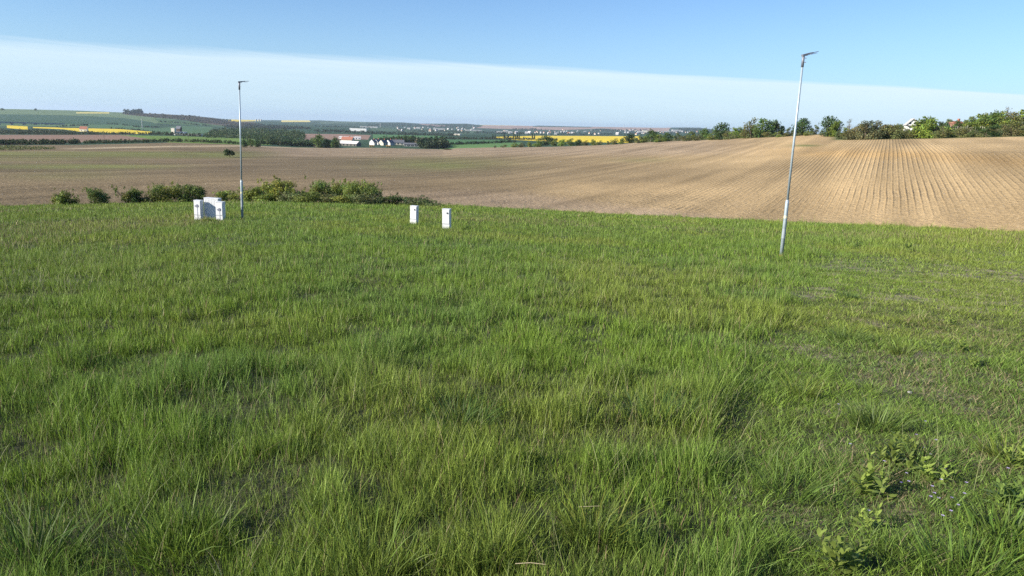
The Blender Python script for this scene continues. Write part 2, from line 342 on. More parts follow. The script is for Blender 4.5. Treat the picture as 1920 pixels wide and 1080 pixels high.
# ploughed field: furrows as real relief near by, as fine relief farther off
PHI = R(26.0); FUR = 0.72
def furrow_u(x, y):
    u = x * math.cos(PHI) - y * math.sin(PHI); v = x * math.sin(PHI) + y * math.cos(PHI)
    u = u + (fbm(v, u * .3, 110, 2, 11) - .5) * 1.6 * sstep(200, 60, v) + ((vnoise(v, u * .35, 17, 13) - .5) * .55 + (vnoise(v, u, 5, 14) - .5) * .12) * (1 - sstep(90, 150, v))
    return u / FUR
def soil_color(x, y):
    D = np.hypot(x, y); az = np.arctan2(x, y); P = np.stack([x, y, ground(az, D)], -1); px, py = to_pix(P)
    n1 = fbm(x, y, 40, 4, 21)[..., None]; n2 = fbm(x, y * .6, 12, 4, 25)[..., None]
    brown = np.array([.195, .147, .085]); ochre = np.array([.43, .305, .155]); pink = np.array([.35, .26, .17]); orange = np.array([.42, .275, .12]); green = np.array([.17, .175, .06])
    t = sstep(700, 1500, px + 120 * (n1[..., 0] - .5))[..., None]
    c = brown * (1 - t) + ochre * t  # soil's own tone plus sun-angle brightness painted in, browner left, paler right
    # pinker, paler strip along the near edge and the far edge in the middle
    yy = np.interp(px, [0, 600, 800, 960, 1400], [420, 372, 352, 356, 410])
    k = sstep(-6, 14, py - yy + 8 * (n2[..., 0] - .5))[..., None] * (1 - sstep(1300, 1600, px))[..., None] * sstep(350, 650, px)[..., None]
    c = c * (1 - k * .6) + pink * k * .6
    far = sstep(600, 900, px) * (1 - sstep(1250, 1500, px)) * (1 - sstep(284, 297, py + 6 * (n1[..., 0] - .5)))
    far = np.maximum(far, sstep(430, 560, px) * (1 - sstep(900, 1000, px)) * (1 - sstep(290, 298, py)) * .8)[..., None]
    c = c * (1 - far * .75) + pink * far * .75
    k = np.exp(-((py - np.interp(px, [1400, 1700, 1920], [283, 290, 303])) / 11) ** 2) * sstep(1350, 1600, px)
    k = (k * (.4 + .9 * n2[..., 0]))[..., None]; c = c * (1 - np.clip(k, 0, 1)) + orange * np.clip(k, 0, 1)
    # weedy green bloom
    g = np.exp(-((px - 830) / 130) ** 2 - ((py - 308) / 12) ** 2) * .75 + np.exp(-((px - 130) / 110) ** 2 - ((py - 329) / 10) ** 2) * .35
    g = g + (1 - sstep(430, 560, px)) * sstep(282, 286, py) * (1 - sstep(292, 300, py)) * .8 + (1 - sstep(200, 420, px)) * np.exp(-((py - 312) / 5) ** 2) * .8
    g = np.maximum(g, np.exp(-((px - 1510) / 26) ** 2 - ((py - 273) / 2.0) ** 2) * 1.1)
    g = np.maximum(g, np.exp(-((px - 1200) / 60) ** 2 - ((py - 300) / 5) ** 2) * .3)
    g = g + (1 - sstep(160, 330, px)) * np.exp(-((py - 300) / 3) ** 2) * .4
    g = np.clip(g * (.5 + 1.0 * n2[..., 0]), 0, 1)[..., None]
    c = c * (1 - g) + green * g
    vg = sstep(1545, 1575, px) * (1 - sstep(0, 1.6, py - np.interp(px, [1545, 1620, 1760, 1920], [262.5, 261.3, 259, 255.6]) + 1.5 * (n2[..., 0] - .5)))
    c = c * (1 - vg[..., None]) + np.array([.14, .15, .06]) * vg[..., None]
    # straw strip near the far hedge on the left
    k = (np.exp(-((py - np.interp(px, [100, 320, 470, 700], [279.5, 274.5, 273.5, 280])) / 1.3) ** 2) * sstep(90, 160, px) * (1 - sstep(520, 620, px)) * .8)[..., None]
    c = c * (1 - k) + np.array([.5, .4, .25]) * k
    u = furrow_u(x, y); v = x * math.sin(PHI) + y * math.cos(PHI)
    stk = 1 + .34 * (vnoise(u * FUR, v, 1.0, 81) * 0 + vnoise(u * FUR / 2.2, v / 45, 1.0, 83) - .5) + .30 * (vnoise(u * FUR / 6.5, v / 90, 1.0, 85) - .5)
    c = c * stk[..., None]
    return c * (.80 + .4 * n2) * (.86 + .28 * n1)
dC_f, _ = line('C', AZ_F); dE_f, _ = line('EDGE', AZ_F)
nr1 = 420
s = np.linspace(0, 1, nr1)[:, None]
DMID = 1.0 / (1 / dE_f * .40 + 1 / dC_f * .60)
near = 1 / (1 / dE_f * (1 - s) + 1 / DMID * s)
s2 = np.linspace(0, 1, 150)[1:, None]
far = 1 / (1 / DMID * (1 - s2) + 1 / dC_f * s2)
rows = np.concatenate([near, far], 0)
A = np.broadcast_to(AZ_F, rows.shape); X = rows * np.sin(A); Y = rows * np.cos(A)
U = furrow_u(X, Y)
head = sstep(3, 9, rows - dE_f[None, :] + 2.5 * (vnoise(X, Y, 4, 31) - .5))
PXg = to_pix(np.stack([X, Y, np.interp(rows, [50, 300], [-6, 0])], -1))[0]; fr_ = 1 - .6 * sstep(1680, 1860, PXg)
head = head * fr_
amp = .85 * head * (1 - sstep(95, 170, rows)) * .062 * (.35 + 1.1 * vnoise(X, Y, 5, 41))
ZE = -amp * 1.5 * (.5 + .5 * np.cos(2 * math.pi * U)) ** 3 + (fbm(X, Y, .5, 3, 43) - .5) * .085 * (1 - sstep(70, 150, rows)) * sstep(0, 2, rows - dE_f[None, :])
V, Fq = sheet(rows, AZ_F, ZE)
cols = soil_color(X.ravel(), Y.ravel())
m, n, l, p = new_mat('ploughed_soil')
at = n.new('ShaderNodeAttribute'); at.attribute_name = 'Col'
tx = n.new('ShaderNodeTexCoord')
n1 = n.new('ShaderNodeTexNoise'); n1.inputs['Scale'].default_value = 2.2; n1.inputs['Detail'].default_value = 6; n1.inputs['Roughness'].default_value = .7; l.new(tx.outputs['Object'], n1.inputs[0])
vr = n.new('ShaderNodeTexVoronoi'); vr.inputs['Scale'].default_value = 1.6; l.new(tx.outputs['Object'], vr.inputs['Vector'])
mr = n.new('ShaderNodeMapRange'); mr.inputs['From Min'].default_value = .3; mr.inputs['From Max'].default_value = .7; mr.inputs['To Min'].default_value = .72; mr.inputs['To Max'].default_value = 1.3; l.new(n1.outputs[0], mr.inputs[0])
vm = n.new('ShaderNodeMix'); vm.data_type = 'RGBA'; vm.blend_type = 'MULTIPLY'; vm.inputs[0].default_value = 1; l.new(at.outputs['Color'], vm.inputs[6]); l.new(mr.outputs[0], vm.inputs[7])
spk = mth('LESS_THAN', vr.outputs['Distance'], .16, nodes=n, links=l)
sm = n.new('ShaderNodeMix'); sm.data_type = 'RGBA'; l.new(mth('MULTIPLY', spk, .5, nodes=n, links=l), sm.inputs[0]); l.new(vm.outputs[2], sm.inputs[6]); sm.inputs[7].default_value = (.55, .45, .32, 1)
l.new(sm.outputs[2], p.inputs['Base Color']); p.inputs['Roughness'].default_value = 1; p.inputs['Specular IOR Level'].default_value = .1
ua = n.new('ShaderNodeAttribute'); ua.attribute_name = 'u'; ha = n.new('ShaderNodeAttribute'); ha.attribute_name = 'h'
cs = mth('MULTIPLY', mth('POWER', mth('MULTIPLY_ADD', mth('COSINE', mth('MULTIPLY', ua.outputs['Fac'], 2 * math.pi, nodes=n, links=l), nodes=n, links=l), .5, .5, nodes=n, links=l), 3.0, nodes=n, links=l), mth('MULTIPLY', ha.outputs['Fac'], -.105, nodes=n, links=l), nodes=n, links=l)
ht = mth('MULTIPLY_ADD', n1.outputs[0], .20, cs, nodes=n, links=l)
b = n.new('ShaderNodeBump'); b.inputs['Strength'].default_value = 1; b.inputs['Distance'].default_value = 1; l.new(ht, b.inputs['Height']); l.new(b.outputs[0], p.inputs['Normal'])
M_soil = m
me = mesh_np('ploughed_field', V, Fq, m, cols, {'u': U.ravel(), 'h': ((head * sstep(60, 110, rows) * (1 - .62 * sstep(110, 190, rows))).ravel() * 1.0 + .30 * head.ravel()) * np.clip(.15 + 1.5 * fbm(X, Y, 22, 3, 87), .3, 1.3).ravel()}, smooth=True)
obj('ploughed_field', me, kind='structure')
# the same field past both sides of the view
for nm, az in (('ploughed_field', np.linspace(float(aR), math.pi, 70)), ('ploughed_field', np.linspace(-math.pi, float(aL), 70))):
    d0, _ = line('EDGE', az); d1, _ = line('C', az); s = np.linspace(0, 1, 60)[:, None]
    rw = 1 / (1 / d0 * (1 - s) + 1 / d1 * s); A = np.broadcast_to(az, rw.shape); X = rw * np.sin(A); Y = rw * np.cos(A)
    V, Fq = sheet(rw, az); cc = soil_color(np.where(np.abs(X) > 0, X, X).ravel(), Y.ravel()) * 0 + np.array([.3, .21, .12])
    obj(nm, mesh_np(nm, V, Fq, M_soil, cc, {'u': furrow_u(X, Y).ravel(), 'h': np.full(X.size, .5)}, smooth=True), kind='structure')

# valley and far hills: every field a sheet of its own, cut out of the same relief
def inpoly(px, py, poly):
    c = np.zeros(px.shape, bool); n_ = len(poly)
    for i in range(n_):
        x0, y0 = poly[i]; x1, y1 = poly[(i + 1) % n_]
        k = ((y0 > py) != (y1 > py)) & (px < (x1 - x0) * (py - y0) / ((y1 - y0) + 1e-12) + x0); c ^= k
    return c
G1 = (.075, .135, .055); G2 = (.10, .165, .075); G3 = (.045, .085, .05); BR = (.24, .165, .12); YE = (.68, .52, .05); PK = (.36, .26, .20); DK = (.045, .06, .03); LG = (.15, .23, .06)
PARC = [  # (object, colour, polygon in the photograph)
 ('far_hillside', G3, [(-100, 190), (2100, 190), (2100, 300), (-100, 300)]),
 ('green_field', (.13, .19, .09), [(-100, 150), (240, 150), (340, 222), (290, 232), (-100, 216)]),
 ('green_field', (.05, .10, .055), [(-100, 213.5), (60, 214.8), (150, 217), (230, 221), (285, 229), (300, 237), (150, 234), (-100, 232)]),
 ('green_field', G2, [(-100, 232), (160, 233), (240, 236), (290, 243), (200, 240), (100, 237), (-100, 236)]),
 ('green_field', (.085, .155, .075), [(150, 236), (200, 233), (230, 233.5), (285, 240), (290, 244), (200, 241)]),
 ('green_field', (.085, .155, .075), [(270, 243), (340, 236), (400, 238), (388, 250), (300, 252)]),
 ('green_field', G1, [(290, 222), (420, 232), (430, 238), (300, 232)]),
 ('wooded_hill', (.10, .085, .055), [(225, 150), (300, 150), (420, 150), (425, 222), (480, 230), (470, 240), (400, 234), (340, 224), (290, 220), (235, 215)]),
 ('rapeseed_field', YE, [(408, 150), (445, 150), (445, 228), (415, 226)]),
 ('rapeseed_field', (.62, .50, .08), [(445, 150), (490, 150), (490, 227), (445, 228)]),
 ('rapeseed_field', (.66, .55, .18), [(527, 224), (580, 225), (582, 228.8), (527, 228.8)]),
 ('rapeseed_field', (.62, .54, .18), [(143, 210.4), (205, 210.6), (205, 212.8), (143, 212.6)]),
 ('rapeseed_field', YE, [(13, 235), (52, 237), (53, 243.5), (13, 240)]),
 ('rapeseed_field', YE, [(62, 238), (105, 239), (120, 240), (140, 240), (225, 242), (285, 247), (283, 251), (250, 251), (150, 247), (120, 242.5), (62, 240)]),
 ('rapeseed_field', YE, [(930, 256.5), (1010, 254.5), (1200, 255.5), (1200, 268), (1040, 266), (960, 262), (930, 259)]),
 ('brown_field', BR, [(-100, 252.8), (240, 252.8), (290, 262), (0, 272), (-100, 276)]),
 ('green_field', LG, [(225, 253.5), (330, 255), (420, 258), (510, 262), (510, 272), (430, 272), (320, 268), (270, 259)]),
 ('brown_field', (.27, .185, .14), [(570, 250.8), (640, 251.5), (695, 253.3), (690, 262), (570, 262)]),
 ('green_field', (.09, .19, .075), [(700, 252), (830, 255), (840, 263), (700, 260)]),
 ('green_field', (.08, .17, .07), [(830, 261.8), (960, 262.5), (960, 274), (830, 274)]),
 ('green_field', (.11, .20, .07), [(830, 274), (850, 271.5), (920, 268), (980, 267), (960, 280), (820, 284)]),
 ('brown_field', PK, [(897, 150), (1010, 150), (1340, 150), (1250, 248), (1170, 244), (1130, 241), (1050, 244), (960, 242), (890, 240), (905, 236)]),
 ('rapeseed_field', (.66, .60, .28), [(885, 150), (1000, 150), (1000, 236.2), (900, 234.6)]),
 ('far_hillside', G3, [(995, 150), (1060, 150), (1110, 237.2), (1110, 238.9), (1000, 237.6)]),
 ('wooded_hill', (.05, .075, .04), [(1262, 150), (1345, 150), (1345, 246), (1275, 245)]),
 ('brown_field', (.30, .22, .19), [(785, 231.5), (850, 236), (820, 237.5), (790, 234)]),
 ('green_field', (.08, .13, .075), [(690, 239.5), (800, 243), (900, 246), (880, 251), (700, 245)]),
 ('green_field', (.09, .14, .08), [(600, 227.5), (680, 228), (690, 230.5), (600, 232.5)]),
]
segs = [('C', 'D', 40), ('D', 'E', 44), ('E', 'F', 34), ('F', 'G', 44), ('G', 'H', 60), ('H', 'I', 6)]
allr = []
for i, (k0, k1, nr) in enumerate(segs):
    d0, _ = line(k0, AZ_F); d1, _ = line(k1, AZ_F); s = np.linspace(0, 1, nr)[(0 if i == 0 else 1):, None]
    allr.append(1 / (1 / d0 * (1 - s) + 1 / d1 * s))
rows = np.concatenate(allr, 0)
V, Fq = sheet(rows, AZ_F)
# walk of the colour polygons
cen = V[Fq].mean(1); px, py = to_pix(cen); Dc = np.hypot(cen[:, 0], cen[:, 1])
lab = np.zeros(len(Fq), int)
for i, (nm, c, poly) in enumerate(PARC): lab[inpoly(px, py, poly)] = i
hillR = (px > 1345) | ((px > 1180) & (Dc < 900)); lab[hillR] = -1
def cover_mat(name, col, var=.12, sc_=.012):
    m, n, l, p = new_mat(name)
    tx = n.new('ShaderNodeTexCoord'); mp = n.new('ShaderNodeMapping'); mp.inputs['Scale'].default_value = (1, 1, 1); l.new(tx.outputs['Object'], mp.inputs[0])
    nt = n.new('ShaderNodeTexNoise'); nt.inputs['Scale'].default_value = sc_; nt.inputs['Detail'].default_value = 8; nt.inputs['Roughness'].default_value = .65; l.new(mp.outputs[0], nt.inputs[0])
    mr = n.new('ShaderNodeMapRange'); mr.inputs['From Min'].default_value = .3; mr.inputs['From Max'].default_value = .7; l.new(nt.outputs[0], mr.inputs[0])
    mx = n.new('ShaderNodeMix'); mx.data_type = 'RGBA'; l.new(mr.outputs[0], mx.inputs[0])
    mx.inputs[6].default_value = tuple(c * (1 - var) for c in col) + (1,); mx.inputs[7].default_value = (col[0] * (1 + var * 1.3), col[1] * (1 + var), col[2] * (1 + var), 1)
    l.new(mx.outputs[2], p.inputs['Base Color']); p.inputs['Roughness'].default_value = 1; p.inputs['Specular IOR Level'].default_value = .05
    return m
def submesh(name, mask, mat):
    f = Fq[mask]; u, inv = np.unique(f, return_inverse=True)
    o = obj(name, mesh_np(name, V[u], inv.reshape(f.shape), mat, smooth=True), kind='structure'); return o
for i, (nm, c, poly) in enumerate(PARC):
    mk = lab == i
    if mk.sum() > 3: submesh(nm, mk, cover_mat(nm, c, .30 if 'hill' in nm else .12, .006 if 'hill' in nm else .01))
submesh('hillside', lab == -1, cover_mat('hillside_scrub', (.13, .125, .055), .35, .08))
M_far = cover_mat('far_land', (.07, .10, .05), .3, .01)
for az in (np.linspace(float(aR), math.pi, 50), np.linspace(-math.pi, float(aL), 50)):
    rr = []
    for i, (k0, k1, nr) in enumerate(segs):
        d0, _ = line(k0, az); d1, _ = line(k1, az); s = np.linspace(0, 1, 12)[(0 if i == 0 else 1):, None]
        rr.append(1 / (1 / d0 * (1 - s) + 1 / d1 * s))
    v_, f_ = sheet(np.concatenate(rr, 0), az)
    obj('far_land', mesh_np('far_land', v_, f_, M_far, smooth=True), kind='structure')

# ------------------------------------------------------------ haze (the air over the valley)
hb = MB().box(-16000, 16000, -16000, 16000, -190, 75)
hm = bpy.data.materials.new('haze_air'); hm.use_nodes = True; hn = hm.node_tree.nodes; hn.clear()
pv = hn.new('ShaderNodeVolumePrincipled'); pv.inputs['Color'].default_value = (.72, .85, 1, 1); pv.inputs['Density'].default_value = 5.5e-5; pv.inputs['Anisotropy'].default_value = .2
ho = hn.new('ShaderNodeOutputMaterial'); hm.node_tree.links.new(pv.outputs[0], ho.inputs['Volume'])
hb.build('haze', hm, kind='stuff')

# ------------------------------------------------------------ grass
def blades(P, h, w, yaw, lean, curve, col, segs=2, tipc=1.25):
    """grass blades as tapering strips; returns V, F lists, colours"""
    n_ = len(P); sa = np.sin(yaw); ca = np.cos(yaw)
    dirv = np.stack([sa, ca, np.zeros(n_)], -1); side_ = np.stack([ca, -sa, np.zeros(n_)], -1)
    # turn the flat of the blade at random about its lean
    ra = rng.random(n_) * math.pi; side_ = side_ * np.cos(ra)[:, None] + dirv * np.sin(ra)[:, None]
    lv = []; lc = []
    for k in range(segs + 1):
        t = k / segs
        hh = h * t * (1 - .25 * curve * t * t); off = h * (lean * t + curve * .6 * t * t)
        c0 = P + dirv * off[:, None]; c0 = c0.copy(); c0[:, 2] += hh
        ww = w * (1 - t ** 1.6) if k < segs else None
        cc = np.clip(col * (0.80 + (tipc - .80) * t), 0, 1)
        if k < segs:
            lv += [c0 - side_ * (ww / 2)[:, None], c0 + side_ * (ww / 2)[:, None]]; lc += [cc, cc]
        else: lv.append(c0); lc.append(cc)
    nv = len(lv); Vb = np.stack(lv, 1).reshape(-1, 3); Cb = np.stack(lc, 1).reshape(-1, 3)
    base = (np.arange(n_) * nv)[:, None]
    quads = [base + np.array([[2 * k, 2 * k + 1, 2 * k + 3, 2 * k + 2]]) for k in range(segs - 1)]
    tri = base + np.array([[2 * segs - 2, 2 * segs - 1, 2 * segs]])
    return Vb, quads, tri, Cb
def worn(px, py):
    """1 on the trodden, weedy strip at the right"""
    bx = np.interp(py, [430, 470, 520, 600, 680, 760, 850, 950, 1080], [1560, 1520, 1500, 1470, 1400, 1345, 1330, 1335, 1400])
    return sstep(-25, 60, px - bx) * sstep(440, 520, py)
GC = {'green': np.array([.176, .265, .036]), 'deep': np.array([.140, .205, .030]), 'blue': np.array([.155, .245, .046]), 'yel': np.array([.25, .29, .05]), 'dry': np.array([.30, .245, .13]), 'red': np.array([.20, .14, .08])}
VB = []; QB = []; TB = []; CB = []; nb = 0
def push(r):
    global nb
    v, q, t, c = r; VB.append(v); CB.append(c); QB.extend([x + nb for x in q]); TB.append(t + nb); nb += len(v)
azl, azr = float(pix_ang(-120, 900)[0]) - R(4), float(pix_ang(2040, 900)[0]) + R(4)
azl, azr = R(-43), R(43)
bands = [(1.3, 3.2, 11500, 3, .0040), (3.2, 5, 10000, 3, .0044), (5, 8, 6000, 2, .0056), (8, 13, 2900, 2, .0074), (13, 21, 1500, 2, .0085), (21, 34, 480, 2, .0125), (34, 52, 200, 2, .019), (52, 80, 110, 2, .032)]
for d0, d1, dens, sg, wd in bands:
    azl, azr = (R(-60), R(62)) if d1 <= 21 else (R(-50), R(52))
    area = .5 * (azr - azl) * (d1 ** 2 - d0 ** 2); n_ = int(area * dens)
    # tufts: blades gathered round centres
    nc = n_ // 9; cD = np.sqrt(rng.random(nc) * (d1 ** 2 - d0 ** 2) + d0 ** 2); ca_ = azl + rng.random(nc) * (azr - azl)
    cx = cD * np.sin(ca_); cy = cD * np.cos(ca_)
    idx = rng.integers(0, nc, n_); rad = (.02 + .05 * rng.random(n_)) * max(1, (d0 / 8) ** .7); th = rng.random(n_) * 2 * math.pi
    loose = rng.random(n_) < .4; rad = np.where(loose, rad * 4, rad)
    x = cx[idx] + rad * np.cos(th); y = cy[idx] + rad * np.sin(th)
    D = np.hypot(x, y); az = np.arctan2(x, y); de, _ = line('EDGE', az)
    ok = (D < de + 1.5 * (vnoise(x, y, 1.5, 51) - .45)) & (D > 1.0)
    x, y, D, az, th, loose, idx = x[ok], y[ok], D[ok], az[ok], th[ok], loose[ok], idx[ok]
    P = np.stack([x, y, ground(az, D) - .01], -1); px, py = to_pix(P); n_ = len(x)
    wr = worn(px, py)
    hn_ = fbm(x, y, 1.4, 4, 61); h2 = fbm(x, y, .33, 2, 65)
    cut = sstep(.38, .50, fbm(x, y, .55, 4, 68)); gap = sstep(.61, .70, fbm(x, y, .30, 3, 95)) * .95 * (1 - .5 * wr) * (1 - sstep(14, 30, D))           # low, open hollows between the tall stands
    h = (.07 + .05 * hn_ + .17 * (h2 - .4)) * (.55 + .65 * cut) * (1 + .35 * sstep(-190, -20, px - np.interp(py, [600, 760, 1080], [1470, 1345, 1400])) * (1 - wr)) * (1 + .25 * sstep(15, 40, D))
    h = h * (1 - .45 * wr) + .02; h = np.clip(h, .03, .5) * (.5 + .85 * rng.random(n_))
    under = rng.random(n_) < .36 + .20 * wr; h = np.where(under, .025 + .05 * rng.random(n_), h)
    tall = (rng.random(n_) < .02) & ~under; h = np.where(tall & (wr < .6), h * 1.6 + .03, h)
    eg = sstep(-2.5, -.3, D - np.minimum(de, 200)[ok]) * sstep(.45, .7, vnoise(x, y, 1.1, 57)); h = h * (1 + 1.1 * eg)
    # colour
    ca = fbm(x, y, 5, 3, 71); cb = fbm(x, y, 1.7, 3, 75); cc = fbm(x, y, 9, 3, 79); r = rng.random(n_)
    ctr = rng.random(nc)[idx]
    kk = np.clip((cb - .5) * 3 + .45 + .5 * (ctr - .5), 0, 1)[:, None]; col = GC['green'] * (1 - kk) + GC['blue'] * kk
    kk = (sstep(.52, .68, ca) * .55)[:, None]; col = col * (1 - kk) + GC['yel'] * kk
    yl = (sstep(1500, 1850, px) * (1 - sstep(560, 700, py)) * .5 + (1 - sstep(200, 700, px)) * (1 - sstep(500, 640, py)) * .25 + (py < 460) * sstep(700, 1000, px) * .15)[:, None]
    yl = np.clip(yl * (.4 + 1.2 * cb[:, None]), 0, 1); col = col * (1 - yl) + GC['yel'] * yl
    dk = ((1 - sstep(0, 260, px)) * .3)[:, None]; col = col * (1 - dk) + GC['deep'] * dk
    dryp = sstep(.60, .74, cc) * .25 + .035 + wr * sstep(.54, .66, cb) * .26 * sstep(520, 640, py)
    isd = (r < dryp); col = np.where(isd[:, None], GC['dry'] * (.6 + .6 * rng.random((n_, 1))), col)
    isr = rng.random(n_) < .02; col = np.where(isr[:, None], GC['red'], col)
    col = col * (.48 + 1.1 * rng.random((n_, 1)) ** 1.4)
    yaw = np.where(loose, rng.random(n_) * 2 * math.pi, math.pi / 2 - th) + rng.normal(0, .9, n_)
    lean = np.abs(rng.normal(0, .17, n_)) + .02 + wr * .45 * rng.random(n_); cur = rng.random(n_) * .45 + wr * .3; bent = rng.random(n_) < .07; cur = np.where(bent, 1.3, cur); lean = np.where(bent, lean + .35, lean)
    w = wd * (.6 + .8 * rng.random(n_)) * np.where(tall, .8, 1)
    keep = (under & (rng.random(n_) > .35 * gap)) | (~under & (rng.random(n_) > np.maximum(.40 * (1 - cut) * (1 - .7 * sstep(12, 30, D)), .9 * gap)))
    keep &= ~((wr > .5) & (fbm(x, y, .6, 3, 91) > .62) & (rng.random(n_) < .5) & (D < 16))
    a = keep
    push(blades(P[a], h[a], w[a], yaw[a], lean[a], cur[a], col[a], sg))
# thatch lying between the blades, seed stems standing over them, small broad leaves on the worn strip
def extra(d0, d1, dens, hh, w_, lean_, col_, kind):
    area = .5 * (azr - azl) * (d1 ** 2 - d0 ** 2); n_ = int(area * dens); D = np.sqrt(rng.random(n_) * (d1 ** 2 - d0 ** 2) + d0 ** 2); az = azl + rng.random(n_) * (azr - azl)
    x = D * np.sin(az); y = D * np.cos(az); P = np.stack([x, y, ground(az, D)], -1); px, py = to_pix(P); wr = worn(px, py)
    if kind == 'leaf': k = rng.random(n_) < (.06 + .6 * wr * sstep(.42, .60, fbm(x, y, .5, 3, 97)))
    elif kind == 'stem': k = rng.random(n_) < .25 + .75 * sstep(.45, .6, fbm(x, y, 3, 3, 99)) - .5 * wr
    else: k = np.ones(n_, bool)
    P = P[k]; m_ = len(P); D = D[k]
    c = np.array(col_) * (.5 + .9 * rng.random((m_, 1))); sz = np.maximum(1, D / 7)
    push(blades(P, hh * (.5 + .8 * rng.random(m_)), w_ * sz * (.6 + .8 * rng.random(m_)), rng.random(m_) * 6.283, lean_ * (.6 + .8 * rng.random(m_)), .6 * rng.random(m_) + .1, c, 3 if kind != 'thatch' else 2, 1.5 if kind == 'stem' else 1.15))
extra(1.3, 6, 4500, .030, .0030, 2.2, (.14, .15, .055), 'thatch'); extra(6, 14, 1300, .035, .0036, 2.2, (.14, .155, .055), 'thatch')
extra(1.3, 6, 90, .30, .0022, .22, (.28, .29, .13), 'stem'); extra(6, 20, 26, .30, .0020, .2, (.30, .30, .14), 'stem')
extra(1.3, 5, 2200, .030, .011, 1.0, (.12, .19, .045), 'leaf'); extra(5, 12, 900, .035, .013, 1.0, (.13, .20, .045), 'leaf')
Vg = np.concatenate(VB); Cg = np.concatenate(CB)
Qg = np.concatenate(QB); Tg = np.concatenate(TB)
print('grass blades', len(Tg))
obj('grass', mesh_np('grass', Vg, [Qg, Tg], M_grass, Cg), kind='stuff', label='green meadow grass covering the slope in front', cat='grass')
del Vg, Cg, Qg, Tg, VB, CB, QB, TB

#OBJECTS

# ------------------------------------------------------------ foliage builders
def leaves(centers, radii, n_, size, col, seed, zlo=None, asp=.55, up=.2):
    """leaf clumps through ellipsoidal boughs; colours vary by bough and by leaf"""
    g = np.random.default_rng(seed); centers = np.array(centers, float); radii = np.array(radii, float)
    wt = radii.prod(1) ** .66; b = g.choice(len(centers), n_, p=wt / wt.sum())
    d = g.normal(size=(n_, 3)); d /= np.linalg.norm(d, axis=1)[:, None]
    rr = g.random(n_) ** .38 * (.80 + .35 * g.random(n_))
    P = centers[b] + d * radii[b] * rr[:, None]
    if zlo is not None: P[:, 2] = np.maximum(P[:, 2], zlo + g.random(n_) * size)
    nrm = d + g.normal(0, .75, (n_, 3)) + np.array([0, 0, up]); nrm /= np.linalg.norm(nrm, axis=1)[:, None]
    t = np.cross(nrm, g.normal(size=(n_, 3))); t /= np.linalg.norm(t, axis=1)[:, None]; bt = np.cross(nrm, t)
    s = size * (.5 + g.random(n_))[:, None]
    Vv = np.stack([P - t * s, P + bt * s * asp, P + t * s, P - bt * s * asp], 1).reshape(-1, 3)
    Fv = np.arange(n_ * 4).reshape(-1, 4)
    bc = .72 + .56 * g.random(len(centers)); lc = .7 + .6 * g.random(n_)
    hue = g.normal(0, .10, (n_, 1)) + g.normal(0, .09, len(centers))[b][:, None]
    c = np.array(col) * (bc[b] * lc)[:, None] * np.concatenate([1 + hue, np.ones((n_, 1)), 1 - hue * .5], 1)
    return Vv, Fv, np.repeat(np.clip(c, .004, 1), 4, 0)
def trunk_mb(h, r, limbs, seed, lean=.06):
    g = random.Random(seed); m_ = MB(); tops = []
    p0 = Vector((0, 0, -.3)); p1 = Vector((g.uniform(-lean, lean) * h, g.uniform(-lean, lean) * h, h * .42)); p2 = p1 + Vector((g.uniform(-.08, .08) * h, g.uniform(-.08, .08) * h, h * .45))
    m_.tube([p0, p1 * .5, p1, p2], [r * 1.2, r, r * .75, r * .2], 7)
    for k in range(limbs):
        a = 2 * math.pi * (k + g.random() * .6) / limbs; b_ = p1 * g.uniform(.55, 1.0); l_ = h * g.uniform(.25, .42)
        e = b_ + Vector((math.cos(a) * l_ * .8, math.sin(a) * l_ * .8, l_ * .8)); mid = (b_ + e) / 2 + Vector((0, 0, -.05 * h))
        m_.tube([b_, mid, e], [r * .5, r * .33, r * .1], 5)
    return m_
def tree_meshes(h, wd, seed, col, nl=900, size=.45, boughs=9, base=.28, kind='round'):
    g = random.Random(seed); cs = []; rs = []
    for k in range(boughs):
        t = k / max(1, boughs - 1); a = g.random() * 6.283
        if kind == 'poplar': z = h * (.15 + .8 * t); rr = wd * .5 * (1 - abs(t - .4)); cs.append((0, 0, z)); rs.append((rr, rr, h * .13)); continue
        z = h * (base * .7 + (.90 - base * .7) * t * g.uniform(.85, 1.05)); q = wd * .5 * (math.sin(math.pi * (.18 + .72 * t))) * g.uniform(.3, .8)
        rr = wd * g.uniform(.17, .29) * (1 - .35 * t); cs.append((math.cos(a) * q, math.sin(a) * q, z)); rs.append((rr * 1.15, rr * 1.15, rr * .85))
    v, f, c = leaves(cs, rs, nl, size, col, seed, zlo=.0)
    return mesh_np('crown', v, f, M_leaf, c), trunk_mb(h, h * .028 + .04, 5, seed).mesh('trunk', M_bark)
DKG = (.055, .100, .026); MDG = (.105, .165, .034); LTG = (.19, .26, .045); OLV = (.165, .18, .06); BRN = (.17, .14, .07); SGE = (.14, .18, .07); BLG = (.045, .08, .04)
protos = {}
def proto(key):
    if key not in protos:
        sp = {'oak': (10, 12.5, DKG, 1700, .42, 13, .2), 'broad': (9, 12, MDG, 1500, .42, 12, .12), 'lime': (8, 10.5, LTG, 1500, .38, 11, .1), 'olive': (7, 10.5, OLV, 1500, .30, 11, .06),
              'thorn': (5, 7, (.165, .165, .07), 1900, .22, 14, .03), 'sage': (7, 6, SGE, 1000, .32, 9, .15), 'bare': (9, 6.5, (.16, .14, .09), 420, .22, 9, .3), 'spring': (8, 9.5, (.19, .235, .05), 1500, .34, 11, .08)}[key]
        protos[key] = [tree_meshes(sp[0], sp[1], 100 + 7 * i + hash_(key), sp[2], sp[3], sp[4], sp[5], sp[6]) for i in range(2)]
    return protos[key]
def hash_(s_): return sum(ord(ch) * (i + 3) for i, ch in enumerate(s_)) % 997
